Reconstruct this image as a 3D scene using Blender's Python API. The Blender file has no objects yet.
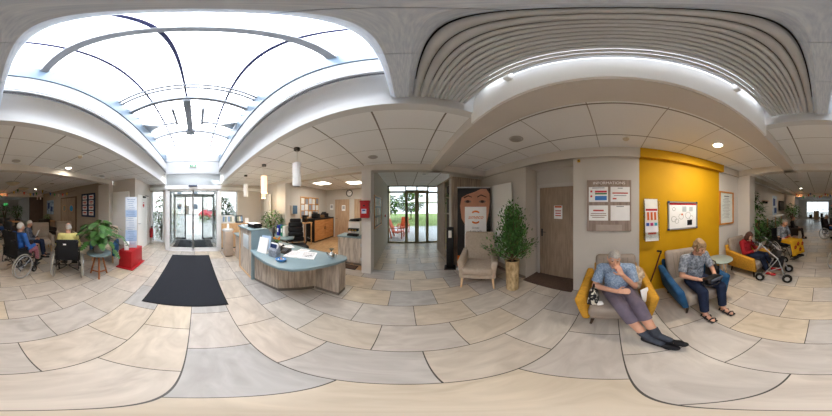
import bpy, bmesh, math, random
from mathutils import Vector as V, Matrix as M, Euler
C = bpy.context.scene.collection
PI = math.pi
random.seed(7)
def R(d): return math.radians(d)

# ---------------------------------------------------------------- materials
def lin(c):
    if isinstance(c, str):
        c = [int(c[i:i+2], 16)/255 for i in (0, 2, 4)]
    return tuple((x/12.92 if x <= .04045 else ((x+.055)/1.055)**2.4) for x in c) + (1,)
MC = {}
def mat(name, col, rough=.6, metal=0., var=.08, scale=6., stretch=(1,1,1), bump=0., emit=0., spec=.35, col2=None, detail=4, trans=0., contrast=(.3,.7)):
    if name in MC: return MC[name]
    m = bpy.data.materials.new(name); m.use_nodes = True
    nt = m.node_tree; N = nt.nodes; L = nt.links
    b = N['Principled BSDF']
    c = lin(col)
    c1 = tuple(max(0, x*(1-var)) for x in c[:3]) + (1,)
    c2 = lin(col2) if col2 else tuple(min(1, x*(1+var)) for x in c[:3]) + (1,)
    tc = N.new('ShaderNodeTexCoord'); mp = N.new('ShaderNodeMapping'); nz = N.new('ShaderNodeTexNoise'); cr = N.new('ShaderNodeValToRGB')
    mp.inputs['Scale'].default_value = stretch
    nz.inputs['Scale'].default_value = scale; nz.inputs['Detail'].default_value = detail
    L.new(tc.outputs['Object'], mp.inputs['Vector']); L.new(mp.outputs['Vector'], nz.inputs['Vector']); L.new(nz.outputs['Fac'], cr.inputs['Fac'])
    cr.color_ramp.elements[0].position = contrast[0]; cr.color_ramp.elements[1].position = contrast[1]
    cr.color_ramp.elements[0].color = c1; cr.color_ramp.elements[1].color = c2
    L.new(cr.outputs['Color'], b.inputs['Base Color'])
    b.inputs['Roughness'].default_value = rough; b.inputs['Metallic'].default_value = metal
    b.inputs['Specular IOR Level'].default_value = spec
    if trans: b.inputs['Transmission Weight'].default_value = trans
    if emit:
        L.new(cr.outputs['Color'], b.inputs['Emission Color']); b.inputs['Emission Strength'].default_value = emit
    if bump:
        bp = N.new('ShaderNodeBump'); bp.inputs['Strength'].default_value = bump; bp.inputs['Distance'].default_value = .01
        L.new(nz.outputs['Fac'], bp.inputs['Height']); L.new(bp.outputs['Normal'], b.inputs['Normal'])
    MC[name] = m
    return m
def glass(name, tint=(1,1,1), gloss=.08, rough=.0, white=0.):
    if name in MC: return MC[name]
    m = bpy.data.materials.new(name); m.use_nodes = True
    nt = m.node_tree; N = nt.nodes; L = nt.links
    N.remove(N['Principled BSDF']); out = N['Material Output']
    t = N.new('ShaderNodeBsdfTransparent'); t.inputs[0].default_value = tint+(1,)
    g = N.new('ShaderNodeBsdfGlossy'); g.inputs['Roughness'].default_value = rough
    mx = N.new('ShaderNodeMixShader'); mx.inputs[0].default_value = gloss
    L.new(t.outputs[0], mx.inputs[1]); L.new(g.outputs[0], mx.inputs[2])
    last = mx
    if white:
        tr = N.new('ShaderNodeBsdfTranslucent'); tr.inputs[0].default_value = (.95,.96,.97,1)
        m2 = N.new('ShaderNodeMixShader'); m2.inputs[0].default_value = white
        L.new(last.outputs[0], m2.inputs[1]); L.new(tr.outputs[0], m2.inputs[2]); last = m2
    L.new(last.outputs[0], out.inputs['Surface'])
    MC[name] = m
    return m
def wood(name, a, b, rough=.5, axis='Z', scale=3.):
    s = {'Z': (9,9,.9), 'X': (.9,9,9), 'Y': (9,.9,9)}[axis]
    return mat(name, a, rough, 0, 0, scale, s, 0, col2=b, detail=8, contrast=(.36,.62))
def floor_mat():
    m = bpy.data.materials.new('stone_tiles'); m.use_nodes = True
    nt = m.node_tree; N = nt.nodes; L = nt.links; b = N['Principled BSDF']
    tc = N.new('ShaderNodeTexCoord'); mp = N.new('ShaderNodeMapping')
    mp.inputs['Location'].default_value = (.22+.3375+.675*20, -.843+.4525*60, 0)
    L.new(tc.outputs['Object'], mp.inputs['Vector'])
    br = N.new('ShaderNodeTexBrick')
    for k, v in (('Scale',1),('Mortar Size',.0042),('Mortar Smooth',.1),('Bias',0),('Brick Width',.675),('Row Height',.4525)): br.inputs[k].default_value = v
    br.offset = .5; br.offset_frequency = 2; br.squash = 1
    br.inputs['Color1'].default_value = (0,0,0,1); br.inputs['Color2'].default_value = (1,1,1,1); br.inputs['Mortar'].default_value = (.5,.5,.5,1)
    L.new(mp.outputs['Vector'], br.inputs['Vector'])
    cr = N.new('ShaderNodeValToRGB')
    e = cr.color_ramp.elements
    e[0].position = 0; e[0].color = lin('b4b1ae'); e[1].position = 1; e[1].color = lin('cfc7bb')
    for p, c in ((.25,'cabfb3'),(.5,'cfc0a9'),(.75,'c0b8b0')):
        q = e.new(p); q.color = lin(c)
    L.new(br.outputs['Color'], cr.inputs['Fac'])
    nz = N.new('ShaderNodeTexNoise'); nz.inputs['Scale'].default_value = 3.2; nz.inputs['Detail'].default_value = 9; nz.inputs['Distortion'].default_value = 1.2
    mp2 = N.new('ShaderNodeMapping'); mp2.inputs['Rotation'].default_value = (0,0,.5); mp2.inputs['Scale'].default_value = (.8,2,1)
    L.new(tc.outputs['Object'], mp2.inputs['Vector']); L.new(mp2.outputs['Vector'], nz.inputs['Vector'])
    r2 = N.new('ShaderNodeValToRGB'); r2.color_ramp.elements[0].position = .32; r2.color_ramp.elements[1].position = .68
    r2.color_ramp.elements[0].color = (.80,.775,.75,1); r2.color_ramp.elements[1].color = (1.05,1.04,1.03,1)
    L.new(nz.outputs['Fac'], r2.inputs['Fac'])
    mu = N.new('ShaderNodeMix'); mu.data_type = 'RGBA'; mu.blend_type = 'MULTIPLY'; mu.inputs['Factor'].default_value = 1
    L.new(cr.outputs['Color'], mu.inputs['A']); L.new(r2.outputs['Color'], mu.inputs['B'])
    mm = N.new('ShaderNodeMix'); mm.data_type = 'RGBA'; mm.inputs['B'].default_value = lin('45403a')
    L.new(br.outputs['Fac'], mm.inputs['Factor']); L.new(mu.outputs['Result'], mm.inputs['A'])
    L.new(mm.outputs['Result'], b.inputs['Base Color'])
    b.inputs['Roughness'].default_value = .36; b.inputs['Specular IOR Level'].default_value = .4
    return m
def ceil_mat():
    m = bpy.data.materials.new('ceiling_tiles'); m.use_nodes = True
    nt = m.node_tree; N = nt.nodes; L = nt.links; b = N['Principled BSDF']
    tc = N.new('ShaderNodeTexCoord'); sx = N.new('ShaderNodeSeparateXYZ'); L.new(tc.outputs['Object'], sx.inputs[0])
    def line(out, off, w):
        a = N.new('ShaderNodeMath'); a.operation = 'ADD'; a.inputs[1].default_value = off+65; L.new(out, a.inputs[0])
        f = N.new('ShaderNodeMath'); f.operation = 'MODULO'; f.inputs[1].default_value = .65; L.new(a.outputs[0], f.inputs[0])
        s = N.new('ShaderNodeMath'); s.operation = 'SUBTRACT'; s.inputs[1].default_value = .325; L.new(f.outputs[0], s.inputs[0])
        ab = N.new('ShaderNodeMath'); ab.operation = 'ABSOLUTE'; L.new(s.outputs[0], ab.inputs[0])
        g = N.new('ShaderNodeMath'); g.operation = 'LESS_THAN'; g.inputs[1].default_value = w; L.new(ab.outputs[0], g.inputs[0])
        return g.outputs[0]
    lx = line(sx.outputs['X'], -.365+.325, .0085); ly = line(sx.outputs['Y'], -1.5+.325, .005)
    nz = N.new('ShaderNodeTexNoise'); nz.inputs['Scale'].default_value = 120; L.new(tc.outputs['Object'], nz.inputs['Vector'])
    cr = N.new('ShaderNodeValToRGB'); cr.color_ramp.elements[0].color = lin('e6e7e8'); cr.color_ramp.elements[1].color = lin('f0f1f2')
    L.new(nz.outputs['Fac'], cr.inputs['Fac'])
    m1 = N.new('ShaderNodeMix'); m1.data_type = 'RGBA'; m1.inputs['B'].default_value = lin('a9a49d'); L.new(ly, m1.inputs['Factor']); L.new(cr.outputs['Color'], m1.inputs['A'])
    m2 = N.new('ShaderNodeMix'); m2.data_type = 'RGBA'; m2.inputs['B'].default_value = lin('7d7872'); L.new(lx, m2.inputs['Factor']); L.new(m1.outputs['Result'], m2.inputs['A'])
    L.new(m2.outputs['Result'], b.inputs['Base Color']); b.inputs['Roughness'].default_value = .9
    return m

# ---------------------------------------------------------------- mesh builder
class MB:
    def __init__(s): s.v = []; s.f = []
    def add(s, vs, fs, mx=None):
        o = len(s.v)
        s.v += [tuple((mx @ V(p)) if mx else p) for p in vs]
        s.f += [tuple(i+o for i in f) for f in fs]
        return s
    def bm(s, bm, mx=None):
        bm.verts.index_update()
        s.add([v.co.copy() for v in bm.verts], [[v.index for v in f.verts] for f in bm.faces], mx); bm.free(); return s
    def box(s, c, d, rot=None, r=0, seg=2):
        mx = M.Translation(V(c)) @ (Euler(rot).to_matrix().to_4x4() if rot else M())
        x, y, z = d[0]/2, d[1]/2, d[2]/2
        return s.hexa([(-x,-y,-z),(x,-y,-z),(x,y,-z),(-x,y,-z),(-x,-y,z),(x,-y,z),(x,y,z),(-x,y,z)], r, seg, mx)
    def span(s, a, b, r=0, seg=2):
        return s.box([(a[i]+b[i])/2 for i in range(3)], [abs(b[i]-a[i]) for i in range(3)], None, r, seg)
    def hexa(s, p, r=0, seg=2, mx=None):
        fs = [(0,3,2,1),(4,5,6,7),(0,1,5,4),(1,2,6,5),(2,3,7,6),(3,0,4,7)]
        if not r: return s.add(p, fs, mx)
        b = bmesh.new(); vs = [b.verts.new(q) for q in p]
        for f in fs: b.faces.new([vs[i] for i in f])
        bmesh.ops.bevel(b, geom=list(b.edges), offset=r, segments=seg, profile=.5, affect='EDGES')
        return s.bm(b, mx)
    def prism(s, pts, z0, z1, r=0, seg=2, mx=None):
        n = len(pts)
        vs = [(x,y,z0) for x,y in pts] + [(x,y,z1) for x,y in pts]
        fs = [tuple(range(n-1,-1,-1)), tuple(range(n,2*n))] + [(i,(i+1)%n,n+(i+1)%n,n+i) for i in range(n)]
        if not r: return s.add(vs, fs, mx)
        b = bmesh.new(); q = [b.verts.new(p) for p in vs]
        for f in fs: b.faces.new([q[i] for i in f])
        bmesh.ops.bevel(b, geom=list(b.edges), offset=r, segments=seg, profile=.5, affect='EDGES')
        return s.bm(b, mx)
    def lathe(s, prof, c=(0,0,0), n=24, mx=None, caps=True):
        k = len(prof); vs = []; fs = []
        for i in range(n):
            a = 2*PI*i/n
            vs += [(c[0]+r*math.cos(a), c[1]+r*math.sin(a), c[2]+z) for r, z in prof]
        for i in range(n):
            j = (i+1) % n
            for q in range(k-1): fs.append((i*k+q, j*k+q, j*k+q+1, i*k+q+1))
        if caps and prof[0][0] > 1e-6: fs.append(tuple(i*k for i in range(n-1,-1,-1)))
        if caps and prof[-1][0] > 1e-6: fs.append(tuple(i*k+k-1 for i in range(n)))
        return s.add(vs, fs, mx)
    def cyl(s, c, r, h, n=20, r2=None): return s.lathe([(r,0),(r if r2 is None else r2,h)], c, n)
    def cone(s, p0, p1, r0, r1, n=12, caps=(1,1)):
        """round cone: tapered limb with round (1) or flat (0) ends"""
        p0 = V(p0); p1 = V(p1); d = p1-p0; L = max(d.length,1e-5); q = d.normalized().to_track_quat('Z','Y').to_matrix().to_4x4()
        prof = []
        if caps[0]: prof += [(r0*math.sin(t), -r0*math.cos(t)) for t in [PI/2*i/4 for i in range(1,4)]]; prof = [(1e-4,-r0)]+prof
        prof += [(r0,0)]
        prof += [(r1,L)]
        if caps[1]: prof += [(r1*math.cos(t), L+r1*math.sin(t)) for t in [PI/2*i/4 for i in range(1,4)]]+[(1e-4,L+r1)]
        return s.lathe(prof, (0,0,0), n, M.Translation(p0) @ q)
    def limb(s, pts, rs, n=12, caps=(1,1)):
        for i in range(len(pts)-1):
            s.cone(pts[i], pts[i+1], rs[i], rs[i+1], n, (1 if i else caps[0], 1 if i < len(pts)-2 else caps[1]))
        return s
    def ell(s, c, r, rot=None, n=16, m=10):
        prof = [(max(1e-4, math.sin(PI*i/m)), -math.cos(PI*i/m)) for i in range(m+1)]
        mx = M.Translation(V(c)) @ ((rot if isinstance(rot, M) else Euler(rot).to_matrix()).to_4x4() if rot is not None else M()) @ M.Diagonal(V((r[0],r[1],r[2],1)))
        return s.lathe(prof, (0,0,0), n, mx)
    def tube(s, pts, r, n=8, closed=False, phase=0.):
        P = [V(p) for p in pts]; k = len(P); vs = []; fs = []; up = None
        for i in range(k):
            a = P[(i-1) % k] if (closed or i) else P[0]; b = P[(i+1) % k] if (closed or i < k-1) else P[-1]
            t = (b-a).normalized()
            if up is None:
                up = V((0,0,1)) if abs(t.z) < .9 else V((1,0,0))
            u = (up - t*up.dot(t))
            u = u.normalized() if u.length > 1e-6 else t.orthogonal().normalized()
            up = u; w = t.cross(u); rr = r[i] if isinstance(r,(list,tuple)) else r
            vs += [tuple(P[i] + (u*math.cos(2*PI*j/n+phase) + w*math.sin(2*PI*j/n+phase))*rr) for j in range(n)]
        for i in range(k if closed else k-1):
            for j in range(n):
                a, b = i*n+j, i*n+(j+1)%n; c, d = ((i+1)%k)*n+(j+1)%n, ((i+1)%k)*n+j
                fs.append((a,b,c,d))
        if not closed: fs += [tuple(range(n-1,-1,-1)), tuple((k-1)*n+j for j in range(n))]
        return s.add(vs, fs)
    def ring(s, c, R_, r, axis='Z', n=32, m=8):
        pts = []
        for i in range(n):
            a = 2*PI*i/n; u, w = R_*math.cos(a), R_*math.sin(a)
            pts.append(V(c) + V({'Z':(u,w,0),'X':(0,u,w),'Y':(u,0,w)}[axis]))
        return s.tube(pts, r, m, True)
    def leaf(s, base, d, L, w, droop=.3, up=(0,0,1), seg=4):
        base = V(base); d = V(d).normalized(); side = d.cross(V(up))
        side = side.normalized() if side.length > 1e-4 else V((1,0,0))
        nrm = side.cross(d); vs = []; fs = []
        for i in range(seg+1):
            t = i/seg; c = base + d*(L*t) - V((0,0,1))*(droop*L*t*t)
            ww = w*math.sin(PI*min(1, t*.92+.06))**.8/2
            vs += [tuple(c-side*ww+nrm*ww*.25), tuple(c), tuple(c+side*ww+nrm*ww*.25)]
        for i in range(seg):
            a = i*3; fs += [(a,a+1,a+4,a+3),(a+1,a+2,a+5,a+4)]
        return s.add(vs, fs)
    def wirequad(s, pts): return s.add(pts, [tuple(range(len(pts)))])
    def mesh(s, name, smooth=True, ang=40):
        me = bpy.data.meshes.new(name); me.from_pydata(s.v, [], s.f); me.validate(); me.update()
        if smooth:
            me.polygons.foreach_set('use_smooth', [True]*len(me.polygons)); me.set_sharp_from_angle(angle=R(ang))
        return me
def link(o, parent=None):
    C.objects.link(o)
    if parent: o.parent = parent
    return o
def obj(name, mb, m, parent=None, smooth=True, loc=None, rz=0, ang=40):
    me = mb.mesh(name, smooth, ang)
    if m: me.materials.append(m)
    o = link(bpy.data.objects.new(name, me), parent)
    if loc: o.location = loc
    if rz: o.rotation_euler = (0,0,rz)
    return o
def part(name, mb, m, parent, label=None, **k):
    o = obj(name, mb, m, parent, **k)
    if label: o['label'] = label
    return o
def tag(o, label, cat, group=None, kind=None):
    o['label'] = label; o['category'] = cat
    if group: o['group'] = group
    if kind: o['kind'] = kind
    return o
def thing(name, label, cat, loc=(0,0,0), rz=0, group=None):
    o = link(bpy.data.objects.new(name, None)); o.empty_display_size = .1
    o.location = loc; o.rotation_euler = (0,0,rz)
    return tag(o, label, cat, group)
def struct(name, mb, m, parent=None, smooth=False):
    o = obj(name, mb, m, parent, smooth)
    if not parent: o['kind'] = 'structure'
    return o
def sempty(name, loc=(0,0,0), rz=0):
    o = link(bpy.data.objects.new(name, None)); o.location = loc; o.rotation_euler = (0,0,rz); o['kind'] = 'structure'; return o
def dup(root, loc, rz=None, label=None, group=None):
    r = root.copy(); C.objects.link(r); r.location = loc
    if rz is not None: r.rotation_euler = (0,0,rz)
    if label: r['label'] = label
    if group: r['group'] = group
    for ch in list(root.children):
        c = ch.copy(); C.objects.link(c); c.parent = r
        for g in list(ch.children):
            d = g.copy(); C.objects.link(d); d.parent = c
    return r
def text(body, size, m, parent, loc, rot=(R(90),0,0), align='CENTER', name='lettering', ext=.001, shear=0, sx=1):
    cu = bpy.data.curves.new(name, 'FONT'); cu.body = body; cu.size = size; cu.align_x = align; cu.align_y = 'CENTER'; cu.extrude = ext; cu.shear = shear
    cu.materials.append(m)
    tmp = link(bpy.data.objects.new('tmp', cu)); dg = bpy.context.evaluated_depsgraph_get()
    me = bpy.data.meshes.new_from_object(tmp.evaluated_get(dg)); bpy.data.objects.remove(tmp); bpy.data.curves.remove(cu); me.name = name
    o = link(bpy.data.objects.new(name, me), parent); o.location = loc; o.rotation_euler = rot; o.scale = (sx,1,1)
    return o
def split_loose(o):
    """every loose piece of a part becomes a part of its own"""
    me = o.data; par = list(range(len(me.vertices)))
    def find(i):
        while par[i] != i: par[i] = par[par[i]]; i = par[i]
        return i
    for p in me.polygons:
        a = find(p.vertices[0])
        for v in p.vertices[1:]: par[find(v)] = a
    groups = {}
    for p in me.polygons: groups.setdefault(find(p.vertices[0]), []).append(tuple(p.vertices))
    co = [v.co.copy() for v in me.vertices]
    for k, fs in enumerate(groups.values()):
        ids = sorted({i for f in fs for i in f}); ix = {v:i for i,v in enumerate(ids)}
        m2 = bpy.data.meshes.new(o.name); m2.from_pydata([co[i] for i in ids], [], [tuple(ix[i] for i in f) for f in fs]); m2.materials.append(me.materials[0])
        if k == 0: o.data = m2
        else:
            q = o.copy(); q.data = m2; C.objects.link(q)
def face(f): return math.atan2(f[0], -f[1])      # turn a thing whose front is -Y towards f
def remesh(mb, name, m, parent, voxel=.008, smooth=4, fac=.5):
    me0 = mb.mesh('tmp', False); o = link(bpy.data.objects.new('tmp', me0))
    r = o.modifiers.new('r', 'REMESH'); r.mode = 'VOXEL'; r.voxel_size = voxel
    if smooth:
        sm = o.modifiers.new('s', 'SMOOTH'); sm.factor = fac; sm.iterations = smooth
    dg = bpy.context.evaluated_depsgraph_get()
    me = bpy.data.meshes.new_from_object(o.evaluated_get(dg)); me.name = name
    bpy.data.objects.remove(o); bpy.data.meshes.remove(me0)
    me.polygons.foreach_set('use_smooth', [True]*len(me.polygons)); me.materials.clear(); me.materials.append(m)
    return link(bpy.data.objects.new(name, me), parent)

# palette
wall_m = mat('wall_paint', 'ccc7c1', .85, var=.03, scale=2)
wall_l = mat('wall_paint_pale', 'd3cfcb', .85, var=.03, scale=2)
beam_m = mat('beam_paint', 'd0cac3', .8, var=.03, scale=2)
yellow_m = mat('yellow_paint', 'cf9c06', .7, var=.04, scale=3)
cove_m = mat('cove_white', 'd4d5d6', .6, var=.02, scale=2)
well_m = mat('well_greyed_white', 'b6b8ba', .6, var=.02, scale=2)  # white greyed to offset the strong light in the skylight well
white_m = mat('white_paint', 'ecebe8', .6, var=.02, scale=2)
wframe_m = mat('white_frame', 'e4e5e6', .4, var=.03)
alu_m = mat('aluminium', 'b9bcc0', .35, .7, var=.05)
dalu_m = mat('grey_metal', '8f949b', .4, .5, var=.06)
chrome_m = mat('chrome', 'd6d8da', .18, 1., var=.05)
dark_m = mat('dark_metal', '3a3a3c', .5, .3, var=.1)
black_m = mat('black_plastic', '17171a', .45, var=.2)
rubber_m = mat('rubber', '1d1d1e', .8, var=.15)
paper_m = mat('paper', 'f8f8fa', .8, var=.03)
ink_m = mat('ink', '44474c', .8)
red_m = mat('red_paint', 'b01f26', .45, var=.08)
oak_m = wood('oak', 'b98a5a', 'd3a676')
beech_m = wood('beech', 'd3ad82', 'e3c39c')
teak_m = wood('teak', '8d5530', 'a96d42')
bleach_m = wood('bleached_wood', 'a3968a', 'd0c4b6', .55)
bleachd_m = wood('grey_oak', '9b8b7e', 'bfaf9f', .55)
doorw_m = wood('door_wood', '93806f', 'a8937f', .5)
bluetop_m = mat('blue_grey_laminate', '8499a0', .4, var=.04)
yfab_m = mat('mustard_fabric', 'c7922f', .9, var=.16, scale=30)
gfab_m = mat('taupe_leather', '9a8e84', .55, var=.08, scale=8)
bfab_m = mat('blue_velvet', '1d4c74', .75, var=.25, scale=12)
beige_m = mat('beige_fabric', 'b5a696', .9, var=.08, scale=25)
green_m = mat('leaf_green', '2b5526', .45, var=.3, scale=7, col2='55823f')
dgreen_m = mat('dark_leaf', '2c5e2c', .5, var=.3, scale=14, col2='6a9a52')
skin_m = mat('skin', 'd09e85', .5, var=.06, scale=14)
lip_m = mat('lips', 'a8605a', .5); eye_m = mat('eye_dark', '2c2420', .3); brow_m = mat('brow', '8b8178', .8)
# ---------------------------------------------------------------- setting
ZC = 2.63; ZB = 2.48; T = .3
fl = floor_mat(); ce = ceil_mat()
struct('floor', MB().span((-5.9,-19.6,-.12),(4.2,6.05,0)), fl)
struct('floor_office', MB().span((-4.4,2.98,0),(-.95,6.5,.004)), wood('office_floor', '9a7a58', 'b8966f', .5, 'Y'))
struct('floor_door_recess', MB().span((2.06,.66,0),(2.66,1.65,.012)), mat('brown_matting','5d4a3f',.9,var=.15,scale=30))
# ceilings
struct('ceiling', MB().span((-5.9,1.02,ZC),(.62,3.0,ZC+T)), ce)
struct('ceiling_south', MB().span((-5.9,-3.0,ZC),(.62,-1.31,ZC+T)), ce)
struct('ceiling_east', MB().span((.82,-3.0,ZC),(2.8,3.4,ZC+T)), ce)
struct('ceiling_office', MB().span((-5.9,3.14,ZC-.02),(-.85,6.6,ZC+T)), ce)
struct('ceiling_corridor', MB().span((-.8,3.14,ZC-.02),(2.6,6.05,ZC+T)), ce)
struct('ceiling_lounge', MB().span((-5.9,-9.1,ZC-.02),(4.2,-3.1,ZC+T)), ce)
struct('ceiling_hall', MB().span((-5.9,-19.6,ZC+.2),(4.2,-9.0,ZC+.2+T)), ce)
struct('ceiling_entrance', MB().span((-5.9,-1.32,ZC+.24),(-4.80,1.03,ZC+.4)), white_m)
# beams and columns
struct('trim_1', MB().span((.60,-3.1,ZB),(.84,3.1,ZC+.3)), beam_m)
struct('trim_2', MB().span((-5.9,2.95,ZB),(2.3,3.16,ZC+T)), beam_m)
struct('trim_3', MB().span((-4.0,-3.16,ZB),(2.3,-2.94,ZC+T)), beam_m)
struct('trim_4', MB().span((-.96,2.86,0),(-.74,3.16,ZB)), wall_l)             # column with the red box
struct('trim_5', MB().span((-4.15,2.88,0),(-3.62,3.1,ZB)), wall_l)
struct('trim_6', MB().span((-4.15,-3.45,0),(-3.78,-2.94,ZB)), wall_m)
struct('trim_7', MB().span((1.72,-8.9,ZB),(2.0,-3.15,ZC+T)), beam_m)
struct('trim_8', MB().span((-4.0,-9.15,ZB-.1),(4.0,-8.85,ZC+T+.2)), beam_m)
struct('trim_9', MB().span((1.78,-3.3,0),(2.2,-3.0,ZB)), wall_l)
struct('trim_10', MB().span((1.75,-9.15,0),(2.3,-8.7,ZB)), wall_m)
# skylight well: cove below a white kerb, grey flashing above
def cove(y0, y1, s):
    mb = MB(); y0 -= s*.012; prof = [(y0+s*.10,ZC-.012),(y0,ZC-.012),(y0,ZC+.09)]
    for i in range(1,9):
        t = PI/2*i/8
        prof.append((y0+(y1-y0)*(1-math.cos(t)), ZC+.09+.18*math.sin(t)))
    prof += [(y1+s*.008,ZC+.272),(y1+s*.14,ZC+.272)]
    n = len(prof)
    for x in (-4.75,.60): mb.v += [(x,y,z) for y,z in prof]
    mb.f = [(i,i+1,n+i+1,n+i) for i in range(n-1)] + [tuple(range(n)), tuple(range(n,2*n))]
    return mb
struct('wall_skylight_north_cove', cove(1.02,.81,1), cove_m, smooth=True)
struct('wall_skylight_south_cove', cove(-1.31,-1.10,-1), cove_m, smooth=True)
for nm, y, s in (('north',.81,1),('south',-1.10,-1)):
    struct('trim_shadow_gap_'+nm, MB().span((-4.75,y+s*.012,ZC+.27),(.57,y+s*.10,ZC+.335)), dark_m)  # dark strip stands in for the shadow line of the recess
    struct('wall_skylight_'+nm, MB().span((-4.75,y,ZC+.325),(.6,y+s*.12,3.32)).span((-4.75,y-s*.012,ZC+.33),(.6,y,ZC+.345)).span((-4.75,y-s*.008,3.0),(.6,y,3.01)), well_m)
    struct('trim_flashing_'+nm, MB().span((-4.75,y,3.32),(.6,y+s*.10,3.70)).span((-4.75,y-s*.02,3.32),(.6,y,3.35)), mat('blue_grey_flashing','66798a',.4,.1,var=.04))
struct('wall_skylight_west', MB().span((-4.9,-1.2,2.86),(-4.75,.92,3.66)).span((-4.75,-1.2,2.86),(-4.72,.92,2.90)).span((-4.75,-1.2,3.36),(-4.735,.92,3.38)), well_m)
struct('wall_skylight_east', MB().span((.575,-1.33,ZB+.004),(.598,1.04,2.92)), white_m)
# barrel vault
YC, HW, ZS, RISE = -.145, .965, 3.68, .20
def arch(y): return ZS + RISE*(1-((y-YC)/HW)**2)
ys = [YC-HW+2*HW*i/20 for i in range(21)]
sky_w = sempty('window_1')
xs = [-4.82,-3.35,-2.0,-.48,.62]
milk = glass('milky_polycarbonate', (.97,.98,1), .02, .2, .30)
gl = MB(); n = len(ys)
for x in (-4.85,.63): gl.v += [(x,y,arch(y)) for y in ys]
gl.f = [(i,i+1,n+i+1,n+i) for i in range(n-1)]
part('glazing', gl, milk, sky_w)
eg = MB().add([(.63,y,arch(y)) for y in ys]+[(.63,YC+HW,2.92),(.63,YC-HW,2.92)], [tuple(range(n+2))]); part('end_glazing', eg, milk, sky_w)
wg = MB().add([(-4.85,y,arch(y)) for y in ys]+[(-4.85,YC+HW,3.64),(-4.85,YC-HW,3.64)], [tuple(range(n+2))]); part('end_glazing', wg, milk, sky_w)
for x, w in ((-4.80,.04),(-3.35,.055),(-2.02,.055),(-.49,.055)):
    part('rib', MB().tube([(x,y,arch(y)-.05) for y in ys], w, 4, False, PI/4), dalu_m, sky_w)
part('hatch_rib', MB().tube([(-1.66,y,arch(y)-.045) for y in ys], .024, 6).tube([(-1.74,y,arch(y)-.045) for y in ys], .024, 6), dalu_m, sky_w)
bar_m = mat('glazing_bar','3f4266',.5,.2)
for y in (-.70,-.15,.45):
    part('glazing_bar', MB().tube([(x,y,arch(y)-.015) for x in (-4.8,-3.3,-1.8,.6)], .022, 4, False, PI/4), bar_m, sky_w)
part('ridge_beam', MB().span((-3.35,-.21,3.74),(-2.02,-.09,3.83)).span((-3.4,-.26,3.72),(-3.2,-.04,3.80)), dalu_m, sky_w)
thin = MB()
for x in (-2.35,-2.7,-3.05,-3.65,-3.95,-4.25,-4.55): thin.tube([(x,y,arch(y)-.01) for y in ys], .020, 4)
part('purlin', thin, dalu_m, sky_w)
op = thing('vent_opener', 'grey smoke vent opener with twin arms under the far end of the skylight', 'vent opener', (-2.72,0,0))
part('bracket', MB().prism([(-.20,0),(.20,0),(.0,.34)],-.03,.03,0,2,M.Translation((0,-1.08,3.62))), alu_m, op)
part('bracket', MB().prism([(-.14,0),(.20,0),(.0,-.34)],-.03,.03,0,2,M.Translation((0,.79,3.62))), alu_m, op)
part('arm', MB().tube([(0,-.9,3.62),(-.1,-.42,3.74)],.028), dalu_m, op)
part('arm', MB().tube([(0,.6,3.62),(-.1,.12,3.74)],.028), dalu_m, op)
part('arm', MB().tube([(-.15,-.42,3.74),(.45,-.42,3.75)],.03), dalu_m, op)
part('arm', MB().tube([(-.15,.12,3.74),(.45,.12,3.75)],.03), dalu_m, op)
# unseen roof blockers, added to stop daylight leaking past the skylight
struct('roof_light_blocker', MB().span((-6.2,1.0,ZC+T),(.62,1.3,3.5)).span((-6.2,-1.6,ZC+T),(.62,-1.3,3.5)), white_m)
# wide concrete-look duct and the row of tubes, level with the lip of the well
struct('ceiling_blind_cassette', MB().span((-.06,-1.12,2.845),(.475,.84,2.87)), mat('cassette_gap_dark','4b4a4a',.6))  # colour darkened so the gaps between the tubes look shaded
conc = mat('grey_cast_duct','c9d6ea',.75,var=.10,scale=26,stretch=(6,.5,1),detail=8,col2='dde6f2')
du = thing('ceiling_duct', 'wide grey concrete-look duct crossing under the skylight, broader than the tubes beside it', 'duct', (-.022,-.145,2.77))
du_p = [(-.085,-.02),(-.077,-.065),(-.05,-.09),(.05,-.09),(.077,-.065),(.085,-.02),(.085,.06),(-.085,.06)]
def duct(y0,y1):
    mb = MB(); n = len(du_p)
    for y in (y0,y1): mb.v += [(x,y,z) for x,z in du_p]
    mb.f = [(i,(i+1)%n,n+(i+1)%n,n+i) for i in range(n)]+[tuple(range(n)),tuple(range(n,2*n))]
    return mb
for y0,y1 in ((-1.12,-.62),(-.615,-.215),(-.21,.205),(.21,.605),(.61,1.12)): part('segment', duct(y0,y1), conc, du)
tube_m = mat('grey_tube','cccdcf',.5,.15,var=.06,scale=5)
words = ['first','second','third','fourth','fifth','sixth','seventh','eighth','ninth','tenth','eleventh','twelfth']
x = .068
for i, wd in enumerate(words):
    r = .0235 if i < 2 else .0155
    x += r
    y0, y1 = -1.27+.0*i, 1.0
    tb = obj('tube', MB().tube([(0,y0,0),(0,y1,0)], r, 14), tube_m, loc=(x,0,2.74 if i < 2 else 2.735))
    tag(tb, f'{wd} grey tube from the wide duct in the row under the skylight', 'tube', 'grey tubes under the skylight')
    x += r+.0028
rl = thing('blind_rail', 'slim rail with white end brackets along the bright east edge of the skylight', 'rail', (.555,-.1,2.80))
part('rail', MB().tube([(0,-.62,.03),(0,.62,.03)],.009,8), alu_m, rl)
for y in (-.66,.66): part('end_bracket', MB().box((0,y,.0),(.05,.05,.09),None,.008), white_m, rl)
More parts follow.
